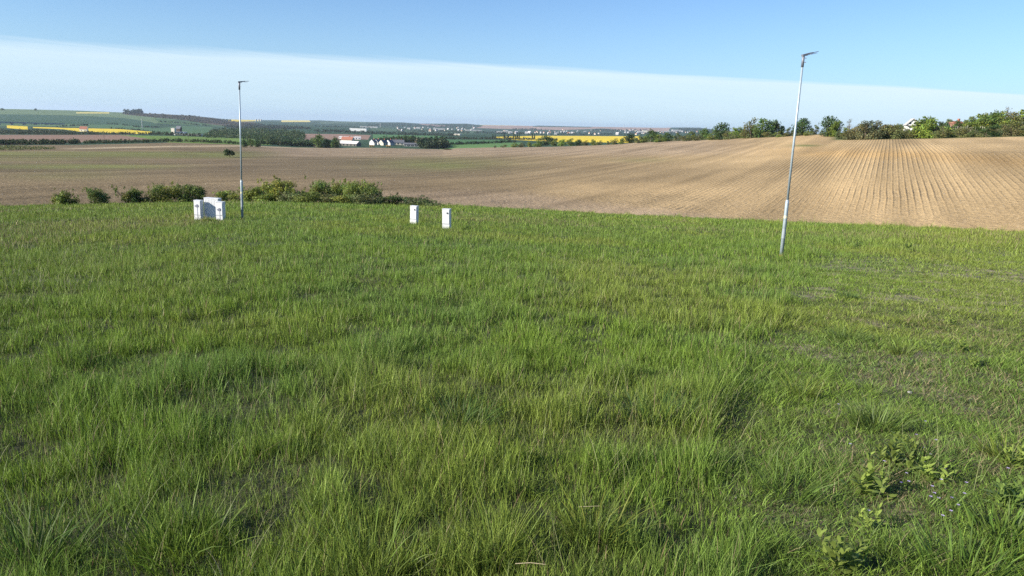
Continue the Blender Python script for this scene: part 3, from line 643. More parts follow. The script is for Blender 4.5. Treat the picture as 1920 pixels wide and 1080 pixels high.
PH = {'oak': 10, 'broad': 9, 'lime': 8, 'olive': 7, 'thorn': 5, 'sage': 7, 'bare': 9, 'spring': 8}
def put_tree(kind, px, base_py, hpx, D=None, wf=1.0, label='', cat='tree', group=None, name='tree', var=0, parts=True):
    """a tree of kind whose foot is seen at (px, base_py) and whose top is hpx higher"""
    G_ = hit(px, base_py, 60) if D is None else at_dist(px, D)
    dist = math.hypot(G_[0], G_[1]); H = hpx * dist / F * .98
    cr, tr = proto(kind)[var % 2]; s_ = H / PH[kind]
    e = empty(name, G_ - np.array([0, 0, .05]), random.random() * 6.28, label=label, cat=cat, group=group); wf *= (1.0 if kind in ('poplar', 'bare') else 1.22); e.scale = (s_ * wf, s_ * wf, s_)
    if parts: obj('trunk', tr, e)
    obj('crown', cr, e); return e

# ------------------------------------------------------------ trees along the top of the field, right
TR = [  # kind, px, foot py, height px, width factor, label
 ('oak', 1023, 273, 19, 1.25, 'dark round tree at the left end of the tree line above the field'),
 ('oak', 1181, 268, 17, 1.25, 'small dark domed tree beside tall pale shrubs at the field edge'),
 ('broad', 1220, 266, 22, .95, 'broad mid green tree with a rounded top where the town shows behind'),
 ('broad', 1250, 265, 17, .95, 'low green tree just right of the round topped one at the field edge'),
 ('sage', 1270, 264, 14, 1.2, 'greyish bush with thin leaves between two green trees'),
 ('spring', 1296, 263, 16, 1.0, 'light green small tree on the field edge'),
 ('broad', 1322, 262, 20, .9, 'green tree standing left of the tall dark tree'),
 ('oak', 1353, 262, 31, .82, 'tall dark green tree with a pointed dome on the ridge'),
 ('lime', 1374, 260, 20, .95, 'bright green low tree beside the tall dark one'),
 ('lime', 1388, 259, 19, .95, 'bright yellow green tree left of the wide dark group'),
 ('olive', 1408, 259, 34, .72, 'brownish green tree at the left of the wide group'),
 ('broad', 1428, 258, 35, .85, 'largest tree of the wide group, full green crown'),
 ('oak', 1449, 257, 31, .85, 'dark tree closing the wide group on its right'),
 ('sage', 1467, 256, 19, .95, 'small grey green tree right of the wide group'),
 ('sage', 1480, 255, 15, 1.0, 'pale shrub directly left of the tall lamp post'),
 ('oak', 1503, 254, 30, 1.0, 'round dark tree seen just right of the tall lamp post'),
 ('sage', 1527, 252, 16, 1.0, 'small bluish tree between two dark trees on the ridge'),
 ('oak', 1553, 256, 35, .82, 'tall dark tree left of the brown thicket'),
 ('lime', 1570, 256, 27, .85, 'bright green tree against the tall dark tree'),
 ('bare', 1592, 256, 31, .75, 'thin leafed tree sticking up over the brown thicket'),
]
for i, (k, x_, y_, h_, wf, lb) in enumerate(TR): put_tree(k, x_, y_, h_, None, wf, lb, 'tree', 'trees along the top of the field', var=i)
# scrub under the tree line
SH = [(1040, 273, 9, 'spring'), (1055, 273, 10, 'lime'), (1070, 273, 11, 'spring'), (1085, 273, 10, 'oak'), (1098, 272.5, 8, 'olive'), (1112, 272, 9, 'spring'), (1125, 271.5, 7, 'olive'), (1140, 271, 6, 'sage'), (1153, 270.5, 9, 'olive'), (1166, 269.5, 9, 'spring'), (1197, 268, 12, 'sage'),
      (965, 275.5, 7, 'spring'), (978, 275.5, 7, 'olive'), (992, 275, 8, 'spring'), (1007, 275, 9, 'lime'), (945, 276, 5, 'olive'), (928, 276.5, 4, 'sage'),
      (1208, 267, 10, 'spring'), (1236, 266, 12, 'lime'), (1285, 264, 9, 'olive'), (1309, 263, 10, 'olive'), (1338, 262, 12, 'spring'), (1363, 261, 12, 'olive'), (1398, 259, 10, 'olive'), (1418, 258, 10, 'sage'), (1440, 257, 9, 'olive'), (1458, 257, 8, 'spring'), (1472, 256, 7, 'olive'), (1490, 255, 8, 'olive'), (1515, 254, 8, 'spring'), (1540, 253, 7, 'sage')]
for i, (x_, y_, h_, k) in enumerate(SH):
    put_tree(k, x_, y_ + .5, h_ * 1.2, None, 1.25, 'low scrubby bush filling the foot of the ridge tree line', 'bush', 'scrub along the top of the field', 'bush', i)
# the thicket and hillside growth at the far right
HB = []
hb_specs = [(1573, 262, 14, 'sage'), (1590, 262.5, 16, 'olive'), (1606, 262.5, 26, 'thorn'), (1622, 262.5, 31, 'thorn'), (1640, 262, 30, 'thorn'), (1656, 261.5, 20, 'oak'), (1632, 262, 22, 'thorn'), (1668, 261, 24, 'olive'), (1684, 261, 22, 'olive'), (1700, 260.5, 15, 'thorn'),
            (1716, 260.5, 16, 'olive'), (1733, 260, 33, 'lime'), (1748, 260, 31, 'lime'), (1740, 260, 20, 'lime'), (1765, 260, 17, 'olive'), (1782, 259, 18, 'broad'), (1799, 259, 16, 'olive'), (1815, 258.5, 16, 'olive'), (1831, 258, 16, 'broad'), (1848, 258, 15, 'olive'),
            (1864, 257.5, 19, 'oak'), (1880, 257, 18, 'thorn'), (1897, 256.5, 21, 'olive'), (1914, 256, 22, 'thorn'), (1930, 256, 20, 'olive'), (1950, 256, 20, 'thorn')]
hb_words = ['bushy growth at the foot of the hillside, %s', ]
for i, (x_, y_, h_, k) in enumerate(hb_specs):
    lb = {'thorn': 'brown twiggy thorn bush in the thicket at the field edge', 'olive': 'olive green bush in the row at the foot of the hillside', 'lime': 'bright yellow green bush right of the white gabled house',
          'sage': 'grey green bush at the grassy corner of the field', 'oak': 'very dark bush standing in the hillside row', 'broad': 'fresh green bush in the row at the foot of the hillside'}[k]
    put_tree(k, x_, y_ - 1, h_ + 1, None, 1.05 if k != 'thorn' else .8, lb, 'bush', 'bushes at the foot of the hillside', 'bush', i)
up_specs = [(1648, 300, 33, 'bare'), (1664, 310, 26, 'olive'), (1680, 320, 26, 'broad'), (1722, 340, 26, 'broad'), (1760, 340, 26, 'oak'), (1776, 340, 28, 'sage'), (1795, 350, 24, 'broad'), (1700, 380, 24, 'oak'), (1690, 390, 20, 'sage'),
            (1818, 330, 27, 'spring'), (1832, 330, 31, 'lime'), (1846, 330, 31, 'spring'), (1858, 330, 36, 'broad'), (1872, 330, 30, 'spring'), (1884, 330, 44, 'bare'), (1897, 325, 34, 'olive'), (1912, 325, 37, 'lime'), (1928, 325, 36, 'broad'), (1946, 325, 36, 'spring'), (1806, 380, 26, 'sage'), (1742, 380, 24, 'olive'), (1617, 380, 25, 'sage')]
for i, (x_, D_, h_, k) in enumerate(up_specs):
    lb = {'bare': 'thin crowned half bare tree rising over the hillside bushes', 'olive': 'olive green tree high on the hillside', 'broad': 'full green tree high on the hillside', 'oak': 'dark tree on the hillside skyline',
          'sage': 'grey green tree on the hillside skyline', 'spring': 'light green tree on the upper hillside', 'lime': 'yellow green tree on the upper hillside'}[k]
    G_ = at_dist(x_, D_); py0 = float(to_pix(G_)[1]); top_off = 3.5; top = {1818: 219, 1832: 215, 1846: 214, 1858: 211, 1872: 211, 1884: 204, 1897: 210, 1912: 209, 1928: 209, 1946: 209, 1648: 227, 1664: 230, 1680: 232, 1722: 227, 1760: 226, 1776: 222, 1795: 225, 1700: 228, 1690: 231, 1806: 223, 1742: 226, 1617: 230}[x_]
    put_tree(k, x_, 0, max(8, py0 - top - top_off), D_, 1.0, lb, 'tree', 'trees on the hillside', var=i)

# ------------------------------------------------------------ the bushes between meadow and field
def bush(px, py, wpx, hpx, seed, col, label, dens=1.0, name='bush', flat=1.0, grp='bushes between the meadow and the ploughed field', D=None):
    G_ = hit(px, py, 20, 100) if D is None else at_dist(px, D); dist = math.hypot(G_[0], G_[1]); W = wpx * 1.15 * dist / F; H = hpx * 1.05 * dist / F
    g = random.Random(seed); cs = []; rs = []; nb_ = 14
    for k in range(nb_):
        a = g.random() * 6.283; q = W * .36 * math.sqrt(g.random()); q2 = math.cos(a) * q; zz = H * g.uniform(.12, .74) * (1 - .35 * (abs(q2) / (W * .5)) ** 2)
        rr = W * g.uniform(.14, .22); cs.append((q2, math.sin(a) * q, zz)); rs.append((rr, rr, H * g.uniform(.18, .28)))
    n_ = int(1900 * dens * max(.6, W * H / 2.5)); v, f, c = leaves(cs, rs, n_, .065, col, seed, zlo=0.0, asp=.6)
    for k in range(14):
        a = g.random() * 6.283; cs.append((math.cos(a) * W * .5 * g.uniform(.5, 1.05), math.sin(a) * W * .4, H * g.uniform(.35, 1.02))); rs.append((W * .035, W * .035, H * .11))
    v, f, c = leaves(cs, rs, n_, .065, col, seed, zlo=0.0, asp=.6)
    e = empty(name, G_, 0, label=label, cat='bush', group=grp)
    obj('foliage', mesh_np('foliage', v, f, M_leaf, c), e)
    sm_ = MB()
    for k in range(8):
        a = g.random() * 6.283; q = g.uniform(.15, .45) * W; sm_.tube([(0, 0, -.1), (math.cos(a) * q * .4, math.sin(a) * q * .4, H * .4), (math.cos(a) * q, math.sin(a) * q, H * g.uniform(.75, 1.02))], [.03, .018, .006], 5)
    obj('stem', sm_.mesh('stem', M_bark), e); return e
BG = (.20, .25, .050); BG2 = (.145, .19, .042)
BS = [(123, 384, 36, 25, BG, 'leftmost small bush at the meadow edge'), (181, 383, 38, 27, BG2, 'second small dark bush from the left at the meadow edge'), (239, 381, 44, 27, BG2, 'third small bush from the left, beside the broad low bush'),
      (312, 379, 60, 32, BG, 'broad low bush left of the white cabinets, its paler half'), (357, 379, 56, 31, BG2, 'darker bush just behind the first white cabinet'), (425, 376, 42, 17, BG, 'low bush behind the white cabinets and the lamp post'),
      (480, 378, 50, 28, BG, 'thin pale bush right of the left lamp post'), (522, 378, 62, 40, (.21, .24, .045), 'tall yellowish green bush near the left lamp post'), (565, 379, 50, 27, BG, 'lower bush in the middle of the hedge'),
      (600, 380, 58, 42, BG2, 'bush with a dark hollow in the middle of the hedge'), (638, 379, 54, 42, BG, 'tall bush right of the dark hollow'), (668, 381, 54, 41, BG, 'tall rounded bush in the right half of the hedge'),
      (700, 382, 44, 38, BG2, 'last tall bush at the right end of the hedge'), (728, 384, 50, 20, (.08, .11, .03), 'low dark bush falling away to the right of the hedge')]
for i, (x_, y_, w_, h_, c_, lb) in enumerate(BS): bush(x_, y_ , w_, h_, 300 + i, c_, lb)
for i, (x_, y_, w_, h_, lb) in enumerate([(500, 379, 60, 20, 'low growth between the thin bush and the yellowish one'), (545, 380, 60, 20, 'low growth right of the yellowish bush'), (583, 381, 56, 22, 'low growth left of the dark hollow'), (620, 382, 56, 20, 'low growth before the dark hollow'), (655, 383, 60, 20, 'dry low growth before the tallest bushes'), (690, 384, 60, 22, 'low growth at the foot of the last tall bush'), (445, 378, 46, 14, 'low growth directly behind the left lamp post'), (270, 381, 44, 10, 'low weeds between the third bush and the broad one')]):
    bush(x_, y_, w_, h_, 360 + i, (.16, .18, .06) if i % 2 else BG, lb)
bush(805, 387, 60, 8, 342, (.13, .17, .06), 'lowest end of the weedy tail behind the small white cabinets', .6)
bush(765, 385, 90, 15, 341, (.11, .15, .05), 'low weedy tail of the hedge towards the small white cabinets', .7)
bush(431, 294.5, 25, 15, 350, (.05, .075, .016), 'lone dark bush out in the brown field', 1, grp=None, D=None) if False else None

def lone(px, py, wpx, hpx, seed, col, label, leaf=.3, n_=900, name='bush', cat='bush', grp=None, dmin=100):
    G_ = hit(px, py, dmin); dist = math.hypot(G_[0], G_[1]); W = wpx * dist / F; H = hpx * dist / F; g = random.Random(seed); cs = []; rs = []
    for k in range(10):
        a = g.random() * 6.283; q = W * .34 * math.sqrt(g.random()); cs.append((math.cos(a) * q, math.sin(a) * q, H * g.uniform(.25, .72))); rs.append((W * .18, W * .18, H * .24))
    v, f, c = leaves(cs, rs, n_, leaf, col, seed, zlo=0)
    e = empty(name, G_, 0, label=label, cat=cat, group=grp); obj('foliage', mesh_np('foliage', v, f, M_leaf, c), e); obj('stem', trunk_mb(H, .12, 5, seed).mesh('stem', M_bark), e); return e
lone(431, 294.5, 27, 15, 350, (.05, .075, .016), 'lone dark bush out in the brown field', .22, 1100)
lone(838, 281.3, 30, 3.5, 351, (.08, .085, .03), 'flat scrub patch on the far rim of the ploughed field', .25, 500)

# ------------------------------------------------------------ hedgerows, woods (masses)
def mass(name, polys, npx, hm_, size, cols_, label, kind='stuff', cat=None, seed=1, nl=34, dmin=300, wfac=.55):
    """crowns scattered over the ground seen inside polygons of the photograph"""
    g = np.random.default_rng(seed); Vs = []; Fs = []; Cs = []; nn = 0
    for poly in polys:
        P_ = np.array(poly, float); x0, y0 = P_.min(0); x1, y1 = P_.max(0); k = int(npx * (x1 - x0) * max(1.5, (y1 - y0)))
        X_ = x0 + g.random(k) * (x1 - x0); Y_ = y0 + g.random(k) * (y1 - y0); ok = inpoly(X_, Y_, [tuple(q) for q in P_])
        for x_, y_ in zip(X_[ok], Y_[ok]):
            G_ = hit(x_, y_, dmin); H = hm_ * math.hypot(G_[0], G_[1]) / F * g.uniform(.6, 1.15); W = H * g.uniform(.8, 1.4) * wfac
            cc = cols_[g.integers(len(cols_))]; nb_ = 4
            cs = [(G_[0] + g.normal() * W * .3, G_[1] + g.normal() * W * .3, G_[2] + H * z_) for z_ in (.25, .45, .6, .78)]
            rs = [(W * .55, W * .55, H * .25)] * 2 + [(W * .5, W * .5, H * .22), (W * .3, W * .3, H * .2)]
            v, f, c = leaves(cs, rs, nl, size * H, cc, int(g.integers(1 << 30)))
            Vs.append(v); Fs.append(f + nn); Cs.append(c); nn += len(v)
    if not Vs: return None
    return obj(name, mesh_np(name, np.concatenate(Vs), np.concatenate(Fs), M_leaf, np.concatenate(Cs)), kind=kind, label=label, cat=cat)
HC = [(.04, .065, .018), (.05, .075, .02), (.075, .095, .03)]
hl = [(0, 273), (160, 271.5), (320, 267.5), (430, 270.5)]
def band(pts, up_, dn=0): return [(x_, y_ - up_) for x_, y_ in pts] + [(x_, y_ + dn) for x_, y_ in reversed(pts)]
mass('hedgerow', [band([(-30, 272), (80, 271.5), (150, 270.5)], 1.2, -.2)], 1.0, 8.5, .14, HC, 'dark hedgerow between two brown fields, left stretch', None, 'hedge', 2)
mass('hedgerow', [band([(158, 270), (240, 268.5), (320, 266.5), (372, 267.5), (432, 270.3), (470, 272.5)], 1.2, -.2)], 1.0, 6.2, .14, HC, 'dark hedgerow running on towards the far lamp post', None, 'hedge', 3)
mass('scrub', [[(-30, 276), (20, 275.5), (100, 278), (110, 280), (60, 281.5), (-30, 283)]], .5, 3.6, .2, [(.17, .18, .07), (.13, .15, .05)], 'pale rough scrub below the left hedgerow', 'stuff', None, 4, 22)
mass('hedgerow', [band([(832, 272), (850, 271.8), (880, 271), (905, 270), (940, 268.3), (965, 267.5)], .8, 0)], 1.6, 5.5, .15, [(.03, .055, .025), (.04, .06, .025)], 'dark hedgerow between two green fields in the valley', None, 'hedge', 5, dmin=690)
WD = [(.045, .075, .028), (.06, .09, .03), (.085, .105, .045), (.05, .085, .03)]
mass('valley_wood', [[(385, 259), (395, 251), (420, 248), (470, 247), (530, 250), (570, 254), (572, 262.5), (500, 264), (430, 259.5)]], .50, 9, .12, WD, None, seed=6)
mass('village_trees', [[(455, 275), (520, 273), (560, 270), (590, 271), (634, 273), (634, 277), (560, 277.5), (480, 276)]], .40, 11, .12, WD, None, seed=7, dmin=660)
mass('village_trees', [[(700, 270), (715, 266), (780, 264), (790, 268), (740, 270)]], .6, 11, .12, [(.03, .055, .02), (.04, .065, .025), (.06, .085, .03)], None, seed=8, dmin=690)
mass('village_trees', [[(785, 277.5), (787, 274), (832, 272), (838, 278.5), (800, 279)]], .7, 17, .12, [(.03, .055, .02), (.04, .065, .025), (.06, .085, .03)], None, seed=28, dmin=690)
mass('village_trees', [[(775, 272), (785, 267), (805, 267), (806, 273)]], .5, 10, .12, [(.18, .15, .10), (.14, .14, .07)], None, seed=9, dmin=690)
mass('valley_scrub', [[(-20, 252), (-20, 246), (20, 246.5), (55, 247.5), (62, 247), (120, 248), (150, 250.5), (250, 252), (285, 252.3), (285, 253), (100, 253.2)]], .60, 5.0, .14, [(.07, .09, .045), (.09, .11, .05), (.05, .065, .035)], None, seed=10)
mass('valley_scrub', [band([(284, 252.8), (330, 254.5), (385, 257)], 1, 0)], .9, 6, .14, HC, None, seed=11)
mass('hill_wood', [[(232, 213), (265, 212), (266, 214.5), (240, 215)]], 1.4, 7.5, .13, [(.03, .05, .02)], None, seed=12, dmin=3000)
mass('hill_wood', [[(225, 213.5), (262, 214), (300, 215.5), (360, 219), (405, 224), (430, 229), (470, 232), (478, 236), (430, 234), (380, 231), (330, 224), (290, 221)]], .5, 3.2, .2, [(.11, .09, .06), (.09, .095, .05), (.12, .10, .07)], None, seed=13, dmin=2500)
mass('hill_wood', [[(415, 237), (480, 234), (540, 238), (590, 241.5), (585, 243), (500, 243.5), (440, 242.5)]], .5, 4.2, .16, [(.045, .065, .04), (.06, .065, .045)], None, seed=14, dmin=1500)
mass('hill_hedge', [band([(104, 240), (115, 237.5), (165, 235.5)], .6, 0), band([(200, 233.5), (225, 234.5), (260, 239), (300, 239.3)], .6, 0), band([(300, 229), (345, 232), (400, 238)], .5, 0), band([(205, 241.5), (240, 243), (280, 246)], .3, 0)], 1.1, 2.6, .2, [(.03, .05, .025)], None, seed=15, dmin=1500)
mass('far_wood', [band([(590, 246), (640, 247), (700, 249.5), (760, 251.5), (860, 254)], 1.2, 2.5)], .5, 3.6, .16, [(.05, .075, .04), (.07, .085, .05)], None, seed=16, dmin=1200)
mass('far_wood', [band([(590, 239), (640, 238), (700, 240.5)], 1.2, 1), [(690, 234), (760, 231.5), (800, 235), (820, 239), (740, 238), (690, 238.5)], [(800, 235), (880, 234), (905, 237.5), (890, 240.5), (850, 240.5), (810, 239)]], .5, 2.2, .2, [(.05, .085, .05), (.06, .09, .055)], None, seed=17, dmin=3500)
mass('far_wood', [band([(830, 261), (930, 261.5), (1000, 262.6), (1045, 263.4)], 1.0, .4)], 1.0, 4.4, .15, [(.06, .08, .04), (.08, .09, .05)], None, seed=18, dmin=1000)
mass('far_wood', [band([(890, 250), (960, 252), (1040, 253), (1130, 253.4), (1220, 251.5), (1340, 249.5)], 2.8, .8), band([(745, 245), (800, 247), (880, 249)], 2, 2)], .40, 2.8, .2, [(.045, .075, .05), (.055, .08, .05), (.05, .07, .05)], None, seed=19, dmin=2600)
mass('far_wood', [[(1110, 244), (1125, 242), (1150, 243.5), (1215, 244), (1212, 249), (1110, 247)], [(1268, 242), (1330, 243), (1335, 246), (1280, 246)], [(960, 242), (1000, 241.5), (1040, 245), (960, 245)]], .45, 2.2, .2, [(.035, .065, .03), (.045, .075, .04)], None, seed=20, dmin=3500)
# tall poplars in front of the yellow field
for i, (x_, h_) in enumerate([(924, 10), (928, 9), (945, 11), (952.5, 10), (963, 11), (966.5, 9), (970, 10), (973.5, 9), (998, 11), (1002, 10)]):
    if 'poplar' not in protos: protos['poplar'] = [tree_meshes(14, 4, 900 + j, (.04, .065, .03), 260, .8, 6, kind='poplar') for j in range(2)]; PH['poplar'] = 14
    put_tree('poplar', x_, 261.5, h_, None, 1.0, 'tall slim poplar in front of the far yellow field', 'tree', 'poplars in front of the far yellow field', 'poplar', i)
for i, (x_, y_, h_) in enumerate([(596, 277, 24), (612, 277, 17), (628, 277, 19), (641, 272, 6), (747, 268, 13), (760, 268, 14), (771, 268, 12), (458, 276, 14), (470, 275, 13), (482, 276, 14)]):
    put_tree('oak' if i % 2 else 'broad', x_, y_, h_, None, .8, 'dark green tree standing among the farm buildings in the valley', 'tree', 'trees round the valley farm', var=i)
for i, (x_, y_) in enumerate([(5, 206.5), (67, 207), (419, 226), (426, 226.5), (432, 227)]):
    put_tree('oak', x_, y_, 3.2, None, 1.3, 'tiny dark tree on the far left skyline', 'tree', 'trees on the far left skyline', var=i)

# ------------------------------------------------------------ buildings
M_white = plain('white_wall', (.78, .77, .73), .8, 0, .06); M_cream = plain('cream_wall', (.66, .60, .47), .8, 0, .06); M_red = plain('red_tiles', (.36, .14, .085), .85, 0, .2, 1.5)
M_grey = plain('grey_roof', (.13, .135, .15), .7, 0, .15); M_lroof = plain('pale_sheet_roof', (.72, .66, .62), .55, 0, .08); M_glass = plain('window_glass', (.03, .04, .05), .15, 0, .1); M_yell = plain('yellow_paint', (.65, .42, .05), .6)
M_conc = plain('concrete', (.42, .42, .40), .85, 0, .12, 1.0); M_wood = plain('dark_wood', (.08, .055, .04), .8, 0, .2)
def house(px, py, L, W, H, rh, rz, wall, roof, label, D=None, name='house', group=None, wins=2, cat='house', chim=False, dmin=300):
    G_ = hit(px, py, dmin) if D is None else at_dist(px, D)
    e = empty(name, G_ - np.array([0, 0, .3]), rz, label=label, cat=cat, group=group)
    MB().box(-L / 2, L / 2, -W / 2, W / 2, 0, H + .3).build('wall', wall, e)
    rb = MB(); ov = .4
    if rh > 0:
        rb.prism(-L / 2 - ov, L / 2 + ov, -W / 2 - ov, W / 2 + ov, H + .31, H + .31 + rh); r_ = rb.build('roof', roof, e)
        MB().prism(-L / 2 - ov - .05, -L / 2 - ov - .01, -W / 2, W / 2, H + .33, H + .2 + rh * .93).build('gable', wall, e); MB().prism(L / 2 + ov + .01, L / 2 + ov + .05, -W / 2, W / 2, H + .33, H + .2 + rh * .93).build('gable', wall, e)
    else: r_ = rb.box(-L / 2 - .2, L / 2 + .2, -W / 2 - .2, W / 2 + .2, H + .31, H + .8).build('roof', roof, e)
    if chim: MB().box(L * .15, L * .15 + .7, -.35, .35, H + .3 + rh * .6, H + rh + 1.3).build('chimney', M_red, r_)
    for k in range(wins):
        xx = -L / 2 + (k + .5) * L / wins
        MB().box(xx - .6, xx + .6, -W / 2 - .06, -W / 2 - .003, H * .35, H * .35 + 1.3).build('window', M_glass, e)
    return e
# white gabled house on the hillside
G_ = at_dist(1707, 300); e = empty('house', G_ - np.array([0, 0, .5]), R(70), label='white gabled house with a dark balcony among hillside bushes', cat='house')
e.location.z = 1.65 + 300 * math.tan(float(pix_ang(1707, 246)[1]))
MB().box(-3.4, 3.4, -1.95, 1.95, 0, 2.2).build('wall', M_white, e); MB().prism(-3.35, 3.35, -1.93, 1.93, 2.2, 4.1).build('gable', M_white, e)
for s_ in (-1, 1):
    MB().add([(-3.8, 0, 4.35), (3.8, 0, 4.35), (3.8, s_ * 2.3, 2.05), (-3.8, s_ * 2.3, 2.05), (-3.8, 0, 4.18), (3.8, 0, 4.18), (3.8, s_ * 2.3, 1.88), (-3.8, s_ * 2.3, 1.88)],
             [(0, 1, 2, 3), (7, 6, 5, 4), (0, 3, 7, 4), (1, 5, 6, 2), (3, 2, 6, 7)]).build('roof', plain('pale_tiles', (.5, .47, .43)), e)
for yy in (-.9, 0.6):
    MB().box(-3.44, -3.405, yy, yy + .6, 2.3, 3.0).build('window', M_glass, e)
MB().box(-4.3, -3.45, -1.9, 1.9, 1.7, 1.95).build('balcony', M_wood, e)
MB().box(-3.46, -3.405, -1.2, -.3, .2, 1.5).build('door', M_glass, e)
e2 = house(1790, 0, 4.6, 3, 1.8, 1.1, R(15), plain('brick_wall', (.30, .15, .10)), M_red, 'red brick house half hidden on the hillside', D=360, chim=True); e2.location.z = 1.65 + 360 * math.tan(float(pix_ang(1790, 242)[1]))
# farm and village in the valley
house(652, 276.6, 22, 10, 2.2, 2.5, R(-14), plain('dark_barn_wall', (.16, .15, .12)), M_lroof, 'long barn with a pale roof at the field edge in the valley', name='barn', cat='barn', wins=6, D=720)  # walls in one dark green-brown tone
house(652, 272, 11, 7, 4.2, 3.0, R(-10), M_cream, M_red, 'red roofed farmhouse behind the long pale barn', D=770, wins=5, chim=True)
house(652, 263, 22, 6, 2.2, .9, R(-8), M_white, M_lroof, 'long low white shed behind the farm', D=1000, name='shed', cat='shed', wins=8)
house(671, 265.5, 7, 6, 2.4, 1.2, R(6), M_white, M_lroof, 'small pale shed right of the long low white one', D=980, name='shed', cat='shed')
for i, (x_, D_, L_, rz_, w_, lb) in enumerate([(700, 760, 6, 70, M_white, 'white gabled house first in the village row'), (708, 770, 6, 66, M_white, 'second white gabled house in the village row'), (719, 760, 7, 60, M_cream, 'cream house with a steep roof in the village row'),
        (731, 770, 6, 62, M_white, 'white house beside the cream one'), (740, 780, 7, 20, M_cream, 'grey roofed house in the middle of the village'), (750, 780, 8, 10, M_cream, 'dark roofed house right of the village middle')]):
    house(x_, 0, L_, 5.5, 2.4, 3.0, R(rz_), w_, M_grey, lb, D=D_, chim=True)
for i in range(5):
    house(762 + i * 7.5, 0, 4.2, 5, 1.9, 1.6, R(4), M_conc, M_grey, 'low dark roofed terrace house at the right of the village', D=750, group='terrace houses of the village')
house(728, 0, 3.4, 2, 1.2, .4, R(10), plain('tan_wall', (.55, .36, .18)), M_yell, 'small tan hut at the field edge in front of the village', D=705, name='hut', cat='hut')
house(697, 0, 3.6, 2, 1.2, .3, R(5), M_yell, plain('ochre_roof', (.5, .3, .1)), 'yellow container at the field edge below the village', D=705, name='container', cat='container')
house(594, 0, 4.5, 3, 2.0, .6, R(-10), M_cream, M_conc, 'small pale hut by the dark trees at the field edge', D=668, name='hut', cat='hut')
house(612, 0, 5, 3, 1.7, .5, R(-10), M_conc, M_grey, 'small grey shed right of the pale hut', D=668, name='shed', cat='shed')
# white hill building at left
house(338, 0, 16, 9, 3.5, 0, R(-5), M_white, M_lroof, 'long white building with a flat roof on the green rise', D=1180, name='building', cat='building', wins=8)
house(348, 0, 44, 3, 1.6, 0, R(-4), M_white, M_white, 'long low white wall running right from the flat white building', D=1090, name='wall', cat='wall', wins=0)
house(326, 0, 5, 5, 8.5, 0, R(-5), M_cream, M_lroof, 'short square pale tower beside the flat white building', D=1175, name='tower', cat='tower', wins=1)
house(336, 0, 6, 6, 8.0, 4.0, R(-5), M_wood, M_grey, 'dark house behind the flat white building', D=1200)
house(158, 0, 11, 8, 4, 4.5, R(10), M_white, M_red, 'red roofed cottage in front of the yellow field', D=1480, wins=2)
house(672, 0, 50, 12, 8, 0, R(0), M_white, M_conc, 'broad white block building beyond the valley brown field', D=2300, name='building', cat='building', wins=10)
house(661, 0, 14, 10, 6, 0, R(0), M_cream, M_conc, 'small pale building left of the broad white block', D=2320, name='building', cat='building', wins=3)
# far silos
G_ = hit(485, 227.5, 3500)
for i, (dx_, hh) in enumerate([(-11, 15), (1, 16), (11, 14)]):
    e = empty('silo', G_ + np.array([dx_ * 1.6, 0, 0]), 0, label='pale cylindrical silo on the far skyline, %s of three' % ('left', 'middle', 'right')[i], cat='silo', group='silos on the far skyline')
    MB().tube([(0, 0, -3), (0, 0, hh)], 5.5, 14).build('shell', M_conc, e); MB().tube([(0, 0, hh + .01), (0, 0, hh + 2)], [5.6, 1], 14).build('cap', M_lroof, e)
# far town: small houses
g = np.random.default_rng(77)
tw = []
for k in range(40): tw.append((g.uniform(1040, 1215), g.uniform(244, 254)))
for k in range(30): tw.append((g.uniform(735, 890), g.uniform(240, 248)))
for k in range(22): tw.append((g.uniform(940, 1060), g.uniform(246, 254)))
for k in range(14): tw.append((g.uniform(1200, 1335), g.uniform(246, 251)))
M_fw = plain('far_plaster', (.42, .42, .40), .9); wm = [M_fw, M_fw, M_cream]; hm_cache = {}
def small_house_mesh(k):
    if k not in hm_cache:
        L, W, H, r_ = [(14, 10, 6, 4), (20, 11, 7, 3.5), (11, 9, 5, 4.5)][k]
        hm_cache[k] = (MB().box(-L / 2, L / 2, -W / 2, W / 2, -2, H).mesh('wall', wm[k]), MB().prism(-L / 2 - .5, L / 2 + .5, -W / 2 - .5, W / 2 + .5, H + .01, H + r_).mesh('roof', [M_lroof, M_grey, M_red][k]))
    return hm_cache[k]
for i, (x_, y_) in enumerate(tw):
    G_ = hit(x_, y_, 2600); e = empty('house', G_ + np.array([0, 0, 3]), g.uniform(-.6, .6) + (math.pi / 2 if g.random() < .5 else 0), label='tiny pale house of the far town in the valley', cat='house', group='houses of the far town')
    w_, r_ = small_house_mesh(int(g.integers(3))); obj('wall', w_, e); obj('roof', r_, e); sc__ = g.uniform(.45, .8); e.scale = (sc__,) * 3
for (x_, y_, L_, H_, lb) in [(692, 239.5, 90, 12, 'long white hall at the left of the far town'), (782, 241, 40, 14, 'white hall in the middle of the far town'), (823, 243.5, 60, 16, 'cream and white hall with a raised middle in the far town'),
        (888, 245.5, 80, 10, 'long bright white hall below the far brown field'), (946, 249, 70, 10, 'long white hall left of the poplars, in the distance'), (948, 246, 30, 12, 'short white hall above the long one in the distance'),
        (1201, 250, 34, 24, 'white block beside the round topped tree'), (1209, 249.5, 30, 30, 'yellowish block beside the round topped tree'), (1250, 248, 110, 16, 'long white factory hall seen over the field edge trees'),
        (1268, 247, 60, 26, 'tall grey factory block behind the long white hall'), (858, 253.5, 16, 6, 'yellow ochre building in the valley')]:
    house(x_, y_, L_, 22, H_ * .5, 0, R(g.uniform(-8, 8)), M_fw if 'yellow' not in lb else M_cream, M_lroof, lb, name='hall', cat='hall', wins=0, dmin=1500 if x_ < 1190 else 2600)
